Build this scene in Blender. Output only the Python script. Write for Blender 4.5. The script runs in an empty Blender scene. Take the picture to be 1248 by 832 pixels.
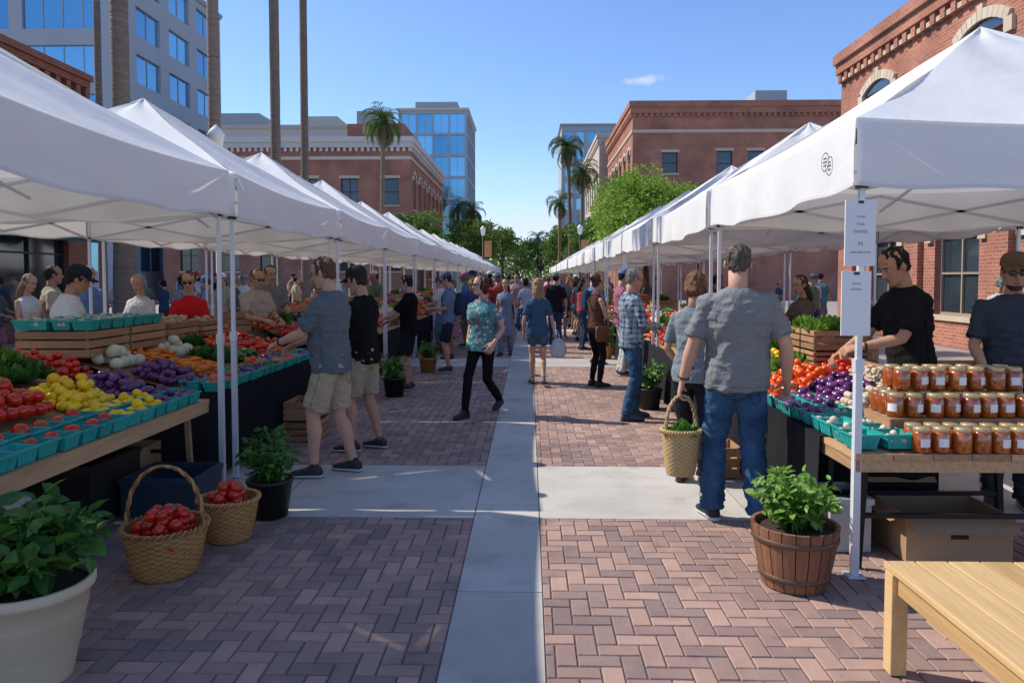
import bpy, math, random
import numpy as np
from mathutils import Vector, noise
rng=np.random.default_rng(7); random.seed(7)
sc=bpy.context.scene
A=np.array
# ---------------------------------------------------------------- materials
MATS={}
def mat(name,c,c2=None,rough=.75,nz=None,bump=None,metal=0,spec=.4,stretch=(1,1,1),transl=0,coat=0,stain=0):
    if name in MATS: return name
    m=bpy.data.materials.new(name); m.use_nodes=True; nt=m.node_tree; N=nt.nodes; L=nt.links
    b=N['Principled BSDF']; b.inputs['Roughness'].default_value=rough; b.inputs['Metallic'].default_value=metal
    b.inputs['Specular IOR Level'].default_value=spec; b.inputs['Coat Weight'].default_value=coat
    if c2 is None: c2=tuple(v*.82 for v in c)
    at=N.new('ShaderNodeAttribute'); at.attribute_name='var'
    tc=N.new('ShaderNodeTexCoord'); mp=N.new('ShaderNodeMapping'); mp.inputs['Scale'].default_value=stretch
    L.new(tc.outputs['Object'],mp.inputs[0])
    fac=at.outputs['Fac']
    if nz:
        n=N.new('ShaderNodeTexNoise'); n.inputs['Scale'].default_value=nz[0]; n.inputs['Detail'].default_value=5
        L.new(mp.outputs[0],n.inputs['Vector'])
        ma=N.new('ShaderNodeMath'); ma.operation='MULTIPLY_ADD'; ma.inputs[1].default_value=nz[1]; ma.inputs[2].default_value=-nz[1]/2
        L.new(n.outputs['Fac'],ma.inputs[0]); ad=N.new('ShaderNodeMath'); ad.use_clamp=True
        L.new(ma.outputs[0],ad.inputs[0]); L.new(fac,ad.inputs[1]); fac=ad.outputs[0]
    mx=N.new('ShaderNodeMix'); mx.data_type='RGBA'; mx.inputs[6].default_value=(*c,1); mx.inputs[7].default_value=(*c2,1)
    L.new(fac,mx.inputs[0]); out=mx.outputs[2]
    if stain:
        g=N.new('ShaderNodeNewGeometry')
        for s_,lo,hi,am in ((.55,.35,.7,stain),(3.2,.55,.72,stain*.8),(38,.62,.7,stain*.9)):
            n=N.new('ShaderNodeTexNoise'); n.inputs['Scale'].default_value=s_; n.inputs['Detail'].default_value=6; n.inputs['Roughness'].default_value=.6; L.new(g.outputs['Position'],n.inputs['Vector'])
            mr=N.new('ShaderNodeMapRange'); mr.inputs[1].default_value=lo; mr.inputs[2].default_value=hi; mr.inputs[3].default_value=1; mr.inputs[4].default_value=1-am; L.new(n.outputs['Fac'],mr.inputs[0])
            mm=N.new('ShaderNodeMix'); mm.data_type='RGBA'; mm.blend_type='MULTIPLY'; mm.inputs[0].default_value=1; L.new(out,mm.inputs[6]); L.new(mr.outputs[0],mm.inputs[7]); out=mm.outputs[2]
    L.new(out,b.inputs['Base Color'])
    if bump:
        n2=N.new('ShaderNodeTexNoise'); n2.inputs['Scale'].default_value=bump[0]; n2.inputs['Detail'].default_value=4
        L.new(mp.outputs[0],n2.inputs['Vector']); bp=N.new('ShaderNodeBump'); bp.inputs['Strength'].default_value=bump[1]
        bp.inputs['Distance'].default_value=bump[2] if len(bump)>2 else .01
        L.new(n2.outputs['Fac'],bp.inputs['Height']); L.new(bp.outputs[0],b.inputs['Normal'])
    if transl:
        t=N.new('ShaderNodeBsdfTranslucent'); L.new(out,t.inputs[0]); ms=N.new('ShaderNodeMixShader'); ms.inputs[0].default_value=transl
        L.new(b.outputs[0],ms.inputs[1]); L.new(t.outputs[0],ms.inputs[2]); L.new(ms.outputs[0],N['Material Output'].inputs[0])
    MATS[name]=m; return name
def K(kind,c):
    k=kind+'_%03d_%03d_%03d'%tuple(int(v*999) for v in c)
    if kind=='cloth': return mat(k,c,tuple(v*.68 for v in c),rough=.95,nz=(7,1.1),bump=(15,.8,.03),spec=.08)
    if kind=='denim': return mat(k,c,tuple(v*.42 for v in c),rough=.95,nz=(9,2.2),bump=(14,.8,.03),spec=.08)
    if kind=='skin': return mat(k,c,tuple(v*f for v,f in zip(c,(.78,.66,.6))),rough=.62,nz=(13,1.0),spec=.25,bump=(160,.15,.002))
    if kind=='hair': return mat(k,c,tuple(v*.35 for v in c),rough=.6,nz=(70,2.0),bump=(110,1,.014),stretch=(1,1,.22),spec=.25)
    if kind=='shoe': return mat(k,c,None,rough=.6)
    return mat(k,c)
def brickmat(name,c1,c2,mort,bw=.23,rh=.08,flat=False):
    m=bpy.data.materials.new(name); m.use_nodes=True; nt=m.node_tree; N=nt.nodes; L=nt.links; b=N['Principled BSDF']
    b.inputs['Roughness'].default_value=.88; b.inputs['Specular IOR Level'].default_value=.2
    g=N.new('ShaderNodeNewGeometry'); sp=N.new('ShaderNodeSeparateXYZ'); L.new(g.outputs['Position'],sp.inputs[0])
    sn=N.new('ShaderNodeSeparateXYZ'); L.new(g.outputs['True Normal'],sn.inputs[0])
    ab=N.new('ShaderNodeMath'); ab.operation='ABSOLUTE'; L.new(sn.outputs[0],ab.inputs[0])
    gt=N.new('ShaderNodeMath'); gt.operation='GREATER_THAN'; gt.inputs[1].default_value=.5; L.new(ab.outputs[0],gt.inputs[0])
    mu=N.new('ShaderNodeMix'); mu.data_type='FLOAT'; L.new(gt.outputs[0],mu.inputs[0]); L.new(sp.outputs[0],mu.inputs[2]); L.new(sp.outputs[1],mu.inputs[3])
    cb=N.new('ShaderNodeCombineXYZ'); L.new(mu.outputs[0],cb.inputs[0]); L.new(sp.outputs[2],cb.inputs[1])
    br=N.new('ShaderNodeTexBrick'); br.inputs['Scale'].default_value=1; br.inputs['Brick Width'].default_value=bw; br.inputs['Row Height'].default_value=rh
    br.inputs['Mortar Size'].default_value=.008; br.inputs['Color1'].default_value=(*c1,1); br.inputs['Color2'].default_value=(*c2,1); br.inputs['Mortar'].default_value=(*mort,1)
    L.new(cb.outputs[0],br.inputs['Vector'])
    n=N.new('ShaderNodeTexNoise'); n.inputs['Scale'].default_value=.7; n.inputs['Detail'].default_value=7; L.new(g.outputs['Position'],n.inputs['Vector'])
    mr=N.new('ShaderNodeMapRange'); mr.inputs[1].default_value=.25; mr.inputs[2].default_value=.75; mr.inputs[3].default_value=.68; mr.inputs[4].default_value=1.2; L.new(n.outputs['Fac'],mr.inputs[0])
    mx=N.new('ShaderNodeMix'); mx.data_type='RGBA'; mx.blend_type='MULTIPLY'; mx.inputs[0].default_value=1; L.new(br.outputs['Color'],mx.inputs[6]); L.new(mr.outputs[0],mx.inputs[7])
    L.new(mx.outputs[2],b.inputs['Base Color'])
    bp=N.new('ShaderNodeBump'); bp.inputs['Strength'].default_value=.4; bp.inputs['Distance'].default_value=.01; bp.invert=True; L.new(br.outputs['Fac'],bp.inputs['Height']); L.new(bp.outputs[0],b.inputs['Normal'])
    MATS[name]=m
brickmat('brick_red',(.44,.16,.095),(.33,.115,.07),(.4,.3,.24))
brickmat('brick_dark',(.32,.11,.07),(.24,.08,.055),(.3,.2,.16))
def patternmat(name,kind):
    m=bpy.data.materials.new(name); m.use_nodes=True; nt=m.node_tree; N=nt.nodes; L=nt.links; b=N['Principled BSDF']; b.inputs['Roughness'].default_value=.95
    b.inputs['Specular IOR Level'].default_value=.1
    tc=N.new('ShaderNodeTexCoord')
    if kind=='floral':
        v=N.new('ShaderNodeTexVoronoi'); v.inputs['Scale'].default_value=24; L.new(tc.outputs['Object'],v.inputs['Vector'])
        s=N.new('ShaderNodeSeparateColor'); L.new(v.outputs['Color'],s.inputs[0])
        cr=N.new('ShaderNodeValToRGB'); cr.color_ramp.interpolation='CONSTANT'; e=cr.color_ramp.elements
        e[0].color=(.05,.16,.17,1); e[1].position=.2; e[1].color=(.5,.1,.14,1)
        for p,c in ((.32,(.1,.28,.28,1)),(.5,(.6,.52,.47,1)),(.65,(.2,.38,.33,1)),(.85,(.62,.36,.34,1))):
            x=e.new(p); x.color=c
        L.new(s.outputs[0],cr.inputs[0])
        lt=N.new('ShaderNodeMath'); lt.operation='LESS_THAN'; lt.inputs[1].default_value=.42; L.new(v.outputs['Distance'],lt.inputs[0])
        mx=N.new('ShaderNodeMix'); mx.data_type='RGBA'; mx.inputs[6].default_value=(.09,.23,.24,1); L.new(lt.outputs[0],mx.inputs[0]); L.new(cr.outputs[0],mx.inputs[7]); L.new(mx.outputs[2],b.inputs['Base Color'])
    else:
        sp=N.new('ShaderNodeSeparateXYZ'); L.new(tc.outputs['Object'],sp.inputs[0]); outs=[]
        for o,sc_ in ((2,16),(0,16),(1,16)):
            mm=N.new('ShaderNodeMath'); mm.operation='MULTIPLY'; mm.inputs[1].default_value=sc_; L.new(sp.outputs[o],mm.inputs[0])
            fr=N.new('ShaderNodeMath'); fr.operation='FRACT'; L.new(mm.outputs[0],fr.inputs[0])
            lt=N.new('ShaderNodeMath'); lt.operation='LESS_THAN'; lt.inputs[1].default_value=.42; L.new(fr.outputs[0],lt.inputs[0]); outs.append(lt.outputs[0])
        a1=N.new('ShaderNodeMath'); L.new(outs[0],a1.inputs[0]); L.new(outs[1],a1.inputs[1])
        a2=N.new('ShaderNodeMath'); L.new(a1.outputs[0],a2.inputs[0]); L.new(outs[2],a2.inputs[1])
        d=N.new('ShaderNodeMath'); d.operation='DIVIDE'; d.inputs[1].default_value=3; L.new(a2.outputs[0],d.inputs[0])
        mx=N.new('ShaderNodeMix'); mx.data_type='RGBA'; mx.inputs[6].default_value=(.34,.4,.44,1); mx.inputs[7].default_value=(.02,.04,.1,1); L.new(d.outputs[0],mx.inputs[0]); L.new(mx.outputs[2],b.inputs['Base Color'])
    MATS[name]=m
patternmat('floral_cloth','floral'); patternmat('plaid_cloth','plaid')
mat('paver',(.52,.325,.245),(.26,.175,.155),rough=.88,nz=(9,.5),bump=(70,.4,.004),stain=.3)
mat('paver_joint',(.16,.12,.1),(.1,.08,.07),rough=.95,nz=(20,1))
mat('concrete',(.64,.585,.51),(.47,.43,.38),rough=.85,nz=(1.6,1.2),bump=(90,.25,.003),stain=.28)
mat('ground_plain',(.42,.35,.3),(.32,.27,.24),rough=.9,nz=(.6,1.2),stain=.2)
mat('fabric',(.9,.89,.86),(.76,.745,.715),rough=.8,nz=(1.1,.9),bump=(3.5,.4,.035),spec=.15,transl=.22)
mat('tent_steel',(.72,.73,.74),(.6,.61,.62),rough=.35,metal=.15,nz=(6,.5))
mat('tent_dark',(.06,.06,.065),None,rough=.5)
mat('table_wood',(.56,.34,.17),(.3,.17,.085),rough=.65,nz=(3,1.8),bump=(5,.3,.01),stretch=(14,1,14))
mat('crate_wood',(.46,.26,.13),(.27,.145,.07),rough=.75,nz=(3,1.4),bump=(6,.3,.01),stretch=(12,2,12))
mat('bench_wood',(.66,.44,.2),(.46,.285,.12),rough=.5,nz=(2.6,1.7),bump=(6,.2,.01),stretch=(16,1,16))
mat('barrel_wood',(.29,.13,.07),(.15,.065,.035),rough=.6,nz=(4,1.3),bump=(6,.3,.01),stretch=(12,12,1))
mat('steel_hoop',(.16,.1,.07),None,rough=.5,metal=.4)
mat('black_cloth',(.024,.024,.027),(.014,.014,.016),rough=.95,nz=(5,1),bump=(5,.5,.03),spec=.1)
mat('black_plastic',(.02,.02,.022),None,rough=.45)
mat('grey_plastic',(.55,.56,.56),None,rough=.4)
mat('cardboard',(.42,.26,.14),(.32,.2,.11),rough=.85,nz=(3,.8))
mat('teal',(.03,.42,.36),(.02,.3,.27),rough=.45)
mat('wicker',(.56,.29,.1),(.26,.12,.038),rough=.6,nz=(30,.8),bump=(80,.4,.004))
mat('straw',(.6,.42,.19),(.38,.25,.1),rough=.7,nz=(30,.8),bump=(80,.4,.004))
mat('cream_ceramic',(.76,.6,.41),(.6,.46,.3),rough=.55,nz=(2.5,1),bump=(30,.1,.004),stain=.14)
mat('soil',(.05,.03,.02),None,rough=1,nz=(30,1))
mat('tomato',(.68,.016,.008),(.5,.03,.01),rough=.13,nz=(12,.6),spec=.6)
mat('tomato_orange',(.85,.15,.012),(.68,.055,.01),rough=.16,nz=(12,.6),spec=.6)
mat('lemon',(.88,.64,.015),(.82,.46,.012),rough=.28,nz=(12,.6))
mat('carrot',(.85,.25,.015),(.68,.16,.015),rough=.45)
mat('eggplant',(.07,.015,.085),(.15,.035,.15),rough=.13,spec=.6)
mat('potato',(.52,.38,.22),(.37,.24,.12),rough=.8,nz=(20,.8))
mat('mushroom',(.68,.57,.45),(.5,.39,.28),rough=.75,nz=(20,.8))
mat('cauli',(.72,.67,.5),(.57,.54,.38),rough=.8,bump=(60,.8,.01))
mat('zucchini',(.035,.12,.02),(.075,.19,.03),rough=.3)
mat('leaf_dark',(.035,.115,.02),(.075,.18,.03),rough=.45,transl=.2)
mat('leaf_mid',(.075,.2,.028),(.15,.31,.045),rough=.45,transl=.25)
mat('leaf_light',(.15,.3,.04),(.24,.4,.06),rough=.45,transl=.3)
mat('tree_leaf',(.085,.16,.025),(.15,.25,.04),rough=.6,transl=.3)
mat('tree_leaf_bright',(.16,.28,.03),(.29,.42,.05),rough=.6,transl=.35)
mat('palm_leaf',(.08,.15,.035),(.15,.22,.06),rough=.5,transl=.25)
mat('palm_dead',(.25,.17,.09),(.16,.1,.06),rough=.9)
mat('palm_trunk',(.28,.21,.155),(.15,.115,.085),rough=.95,nz=(5,1.2),bump=(9,.8,.03),stretch=(1,1,3))
mat('bark',(.13,.09,.06),(.07,.05,.04),rough=.95,nz=(8,1),bump=(12,.8,.03))
mat('honey',(.42,.09,.005),(.26,.045,.003),rough=.05,spec=.8,coat=.8)
mat('jar_lid',(.6,.45,.25),(.5,.36,.18),rough=.3,metal=.5)
mat('paper',(.84,.83,.8),(.78,.77,.74),rough=.8)
mat('ink',(.14,.15,.18),None,rough=.8); mat('pale_ink',(.35,.36,.39),None,rough=.8)
mat('stone_trim',(.62,.51,.38),(.48,.39,.29),rough=.85,nz=(2,1),bump=(15,.3,.01))
mat('white_stucco',(.66,.62,.56),(.54,.52,.47),rough=.9,nz=(.6,.8))
mat('grey_conc',(.42,.44,.47),(.34,.36,.39),rough=.85,nz=(.4,.9))
mat('beige_wall',(.56,.46,.37),(.46,.38,.3),rough=.9,nz=(.5,.9))
mat('win_glass',(.03,.045,.055),(.06,.08,.1),rough=.07,spec=.9,metal=.25,nz=(.5,1))
mat('office_glass',(.12,.34,.52),(.28,.6,.8),rough=.08,spec=.8,metal=.7,nz=(.12,1.2))
mat('frame_dark',(.05,.045,.045),None,rough=.5)
mat('frame_tan',(.35,.28,.2),None,rough=.6)
mat('roofing',(.25,.24,.23),None,rough=.95)
mat('metal_black',(.02,.02,.022),None,rough=.4,metal=.5)
mat('awning_green',(.03,.09,.06),None,rough=.8)
mat('banner_cloth',(.5,.2,.05),(.55,.45,.2),rough=.8)
mat('eye_white',(.6,.56,.53),None,rough=.25); mat('eye_dark',(.02,.015,.01),None,rough=.15)
mat('lips',(.36,.14,.11),None,rough=.5); mat('lens_dark',(.01,.01,.012),None,rough=.05,spec=.8)
mat('plastic_bag',(.75,.76,.78),(.6,.62,.66),rough=.35,nz=(14,1),bump=(22,.8,.02),transl=.4)
mat('sole',(.5,.5,.5),None,rough=.7); mat('sole_dark',(.03,.03,.03),None,rough=.7)
mat('leather',(.13,.06,.03),None,rough=.5)
# ---------------------------------------------------------------- mesh builder
def conv(F):
    if isinstance(F,tuple): return F
    return (np.fromiter((i for f in F for i in f),dtype=np.int64),np.fromiter((len(f) for f in F),dtype=np.int64))
def unit(v): v=A(v,float); return v/(np.linalg.norm(v)+1e-12)
class MB:
    def __init__(s): s.V=[];s.L=[];s.S=[];s.M=[];s.A=[];s.sm=[];s.n=0;s.mats=[]
    def mi(s,m):
        if m not in s.mats: s.mats.append(m)
        return s.mats.index(m)
    def add(s,V,F,m,var=None,smooth=False):
        V=np.asarray(V,float).reshape(-1,3); L,S=conv(F); nf=len(S)
        if var is None: var=rng.random()
        s.V.append(V); s.L.append(L+s.n); s.S.append(S); s.n+=len(V)
        s.M.append(np.full(nf,s.mi(m))); s.A.append(np.full(nf,var) if np.isscalar(var) else np.asarray(var)); s.sm.append(np.full(nf,smooth))
    def inst(s,T,P,R,Sc,m,var=None,smooth=True):
        V,(L,S)=T; P=np.asarray(P,float).reshape(-1,3); n=len(P)
        if n==0: return
        Sc=np.asarray(Sc,float)
        if Sc.ndim==0: Sc=np.full(n,float(Sc))
        if Sc.ndim==1: Sc=np.repeat(Sc[:,None],3,1)
        if R is None: R=np.repeat(np.eye(3)[None],n,0)
        W=np.einsum('nij,nkj->nki',R,V[None]*Sc[:,None,:])+P[:,None,:]
        k=len(V); LL=(L[None]+(np.arange(n)*k)[:,None]).ravel()
        if var is None: var=rng.random(n)
        s.V.append(W.reshape(-1,3)); s.L.append(LL+s.n); s.S.append(np.tile(S,n)); s.n+=n*k
        s.M.append(np.full(n*len(S),s.mi(m))); s.A.append(np.repeat(var,len(S))); s.sm.append(np.full(n*len(S),smooth))
    def box(s,c,size,m,rz=0,var=None,R=None):
        V=A([[x,y,z] for z in(-.5,.5) for y in(-.5,.5) for x in(-.5,.5)])*A(size)
        if R is None: R=rotz(rz)
        s.add(V@R.T+A(c),[(0,2,3,1),(4,5,7,6),(0,1,5,4),(2,6,7,3),(0,4,6,2),(1,3,7,5)],m,var)
    def bb(s,x0,x1,y0,y1,z0,z1,m,var=None): s.box(((x0+x1)/2,(y0+y1)/2,(z0+z1)/2),(abs(x1-x0),abs(y1-y0),abs(z1-z0)),m,0,var)
    def beam(s,p,q,w,h,m,var=None):
        p=A(p,float);q=A(q,float); d=q-p; l=np.linalg.norm(d); y=d/l
        ref=A([0,0,1.]) if abs(y[2])<.95 else A([1.,0,0]); x=unit(np.cross(y,ref)); z=np.cross(x,y)
        s.box((p+q)/2,(w,l,h),m,0,var,np.stack([x,y,z],1))
    def tube(s,pts,rad,m,n=10,var=None,smooth=True):
        V,F=tube(pts,rad,n); s.add(V,F,m,var,smooth)
    def quad(s,a,b,c,d,m,var=None): s.add([a,b,c,d],[(0,1,2,3)],m,var)
    def done(s,name,bevel=0,origin='auto',loc=None,rz=0,scale=1):
        V=np.concatenate(s.V); L=np.concatenate(s.L).astype(np.int32); S=np.concatenate(s.S).astype(np.int32)
        if origin=='auto': o=A([(V[:,0].min()+V[:,0].max())/2,(V[:,1].min()+V[:,1].max())/2,V[:,2].min()])
        else: o=A(origin,float)
        V=V-o
        me=bpy.data.meshes.new(name); me.vertices.add(len(V)); me.vertices.foreach_set('co',V.astype(np.float32).ravel())
        me.loops.add(len(L)); me.loops.foreach_set('vertex_index',L); me.polygons.add(len(S))
        st=np.concatenate([[0],np.cumsum(S)[:-1]]).astype(np.int32); me.polygons.foreach_set('loop_start',st); me.polygons.foreach_set('loop_total',S)
        me.polygons.foreach_set('material_index',np.concatenate(s.M).astype(np.int32)); me.polygons.foreach_set('use_smooth',np.concatenate(s.sm))
        at=me.attributes.new('var','FLOAT','FACE'); at.data.foreach_set('value',np.concatenate(s.A).astype(np.float32))
        for m in s.mats: me.materials.append(MATS[m])
        me.update(calc_edges=True)
        ob=bpy.data.objects.new(name,me); sc.collection.objects.link(ob); ob.location=o if loc is None else loc; ob.rotation_euler[2]=rz; ob.scale=(scale,)*3
        if bevel:
            b=ob.modifiers.new('b','BEVEL'); b.width=bevel; b.segments=2; b.limit_method='ANGLE'
        return ob
def rotz(a): c,s=math.cos(a),math.sin(a); return A([[c,-s,0],[s,c,0],[0,0,1.]])
def rotx(a): c,s=math.cos(a),math.sin(a); return A([[1.,0,0],[0,c,-s],[0,s,c]])
def rots(n,tx=math.pi,ty=math.pi):
    a=rng.uniform(-tx,tx,n);b=rng.uniform(-ty,ty,n);c=rng.uniform(0,2*math.pi,n)
    ca,sa,cb,sb,cc,ss=np.cos(a),np.sin(a),np.cos(b),np.sin(b),np.cos(c),np.sin(c); z=np.zeros(n);o=np.ones(n)
    X=np.stack([o,z,z,z,ca,-sa,z,sa,ca],1).reshape(n,3,3);Y=np.stack([cb,z,sb,z,o,z,-sb,z,cb],1).reshape(n,3,3);Z=np.stack([cc,-ss,z,ss,cc,z,z,z,o],1).reshape(n,3,3)
    return Z@Y@X
def ring(c,u,v,a,b,n=16,p=2.,yb=None):
    t=np.linspace(0,2*math.pi,n,endpoint=False); cu=np.sign(np.cos(t))*np.abs(np.cos(t))**(2/p); sv=np.sign(np.sin(t))*np.abs(np.sin(t))**(2/p)
    return A(c,float)+np.outer(cu*a,u)+np.outer(sv*b,v)
def loft(R,cap=True):
    n=len(R[0]); V=np.concatenate(R); F=[]
    for k in range(len(R)-1):
        for i in range(n):
            j=(i+1)%n; F.append((k*n+i,k*n+j,(k+1)*n+j,(k+1)*n+i))
    if cap: F.append(tuple(range(n-1,-1,-1))); F.append(tuple(range((len(R)-1)*n,len(R)*n)))
    return V,F
def tube(pts,rad,n=10):
    pts=[A(p,float) for p in pts]; rad=[rad]*len(pts) if np.isscalar(rad) else rad; R=[]; u=None
    for i,p in enumerate(pts):
        d=unit(pts[min(i+1,len(pts)-1)]-pts[max(i-1,0)])
        if u is None:
            ref=A([1.,0,0]) if abs(d[0])<.8 else A([0,1.,0]); u=unit(ref-d*ref.dot(d))
        else: u=unit(u-d*u.dot(d))
        v=np.cross(d,u); r=rad[i]; r=(r,r) if np.isscalar(r) else r; R.append(ring(p,u,v,r[0],r[1],n))
    return loft(R)
def lathe(prof,n=16,c=(0,0,0),cap=False):
    return loft([ring((c[0],c[1],c[2]+z),A([1.,0,0]),A([0,1.,0]),r,r,n) for r,z in prof],cap)
def T(V,F): return (A(V,float),conv(F))
def sph(n=12,m=8):
    return lathe([(max(.001,math.sin(math.pi*i/m)),-math.cos(math.pi*i/m)) for i in range(m+1)],n)
def ell(c,r,n=14,m=10,R=None):
    V,F=sph(n,m); V=V*A(r)
    if R is not None: V=V@R.T
    return V+A(c),F
def xf(V,R,o): return V@R.T+A(o)
SPH=T(*sph(14,9)); SPHL=T(*sph(8,5))
LEAF=T([[0,0,0],[-.28,.35,.06],[0,.4,0],[.28,.35,.06],[-.2,.75,.02],[0,.78,-.05],[.2,.75,.02],[0,1.05,-.12]],[(0,2,1),(0,3,2),(1,2,5,4),(2,3,6,5),(4,5,7),(5,6,7)])
LEAFS=T([[0,0,0],[-.25,.5,.05],[0,1,-.05],[.25,.5,.05]],[(0,3,2,1)])
_c=[[0,0,.93]]
for k in range(5):
    a=k*1.2566; _c+=[[.6*math.cos(a),.6*math.sin(a),.86],[.2*math.cos(a+.63),.2*math.sin(a+.63),.985]]
CAL=T(_c,[(0,2*k if k else 10,2*k+1,2*k+2) for k in range(5)])
# ---------------------------------------------------------------- people
def remesh(parts,vox,it=4):
    V=[];F=[];n=0
    for v,f in parts: V.append(v); F+= [tuple(i+n for i in q) for q in f]; n+=len(v)
    me=bpy.data.meshes.new('t'); me.from_pydata(np.concatenate(V).tolist(),[],F); ob=bpy.data.objects.new('t',me); sc.collection.objects.link(ob)
    m=ob.modifiers.new('r','REMESH'); m.mode='VOXEL'; m.voxel_size=vox
    if it: s=ob.modifiers.new('s','SMOOTH'); s.iterations=it; s.factor=.5
    dg=bpy.context.evaluated_depsgraph_get(); ev=ob.evaluated_get(dg); em=ev.to_mesh()
    nv=len(em.vertices); co=np.empty(nv*3,np.float32); em.vertices.foreach_get('co',co); no=np.empty(nv*3,np.float32); em.vertex_normals.foreach_get('vector',no)
    nl=len(em.loops); lo=np.empty(nl,np.int32); em.loops.foreach_get('vertex_index',lo); npol=len(em.polygons); to=np.empty(npol,np.int32); em.polygons.foreach_get('loop_total',to)
    ev.to_mesh_clear(); bpy.data.objects.remove(ob); bpy.data.meshes.remove(me)
    return co.reshape(-1,3).astype(float),no.reshape(-1,3).astype(float),(lo.astype(np.int64),to.astype(np.int64))
def ik(a,t,l1,l2,hint):
    d=t-a; D=min(np.linalg.norm(d),(l1+l2)*.998); d=unit(d); x=(l1*l1-l2*l2+D*D)/(2*D); h=math.sqrt(max(l1*l1-x*x,0)); p=A(hint,float); p=unit(p-d*p.dot(d))
    return a+d*x+p*h,a+d*D
def handparts(w,d,n,th,curl,seg=8):
    d=unit(d); n=unit(n-d*n.dot(d)); P=[]
    def pt(x,y,z): return w+th*x+d*y+n*z
    P.append(loft([ring(pt(0,-.02,0),th,n,.024,.02,12),ring(pt(0,.01,0),th,n,.028,.019,12),ring(pt(.002,.045,.002),th,n,.039,.017,12),ring(pt(0,.08,.002),th,n,.041,.014,12),ring(pt(0,.098,.003),th,n,.036,.010,12)]))
    for x,l in ((.031,.072),(.0105,.082),(-.0105,.076),(-.031,.060)):
        p=pt(x,.075,.002); pts=[p]; a=curl*.5
        q=pt(x*1.05,.096,.003); pts.append(q)
        for f in (.45,.32,.23):
            a+=curl*.62; q=q+(d*math.cos(a)+n*math.sin(a))*l*f*1.08; pts.append(q)
        P.append(tube(pts,[.0085,.0092,.0085,.0075,.0055],seg))
    q=pt(.026,.02,.006); pts=[q]; td=unit(th*.75+d*.75+n*.25); q=q+td*.036; pts.append(q); td=unit(th*.4+d*.85+n*(.2+.5*curl)); q=q+td*.032; pts.append(q); q=q+unit(td+n*.4*curl)*.024; pts.append(q)
    P.append(tube(pts,[.0135,.0115,.0098,.0065],seg)); return P
SKIN=(.55,.32,.215)
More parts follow.
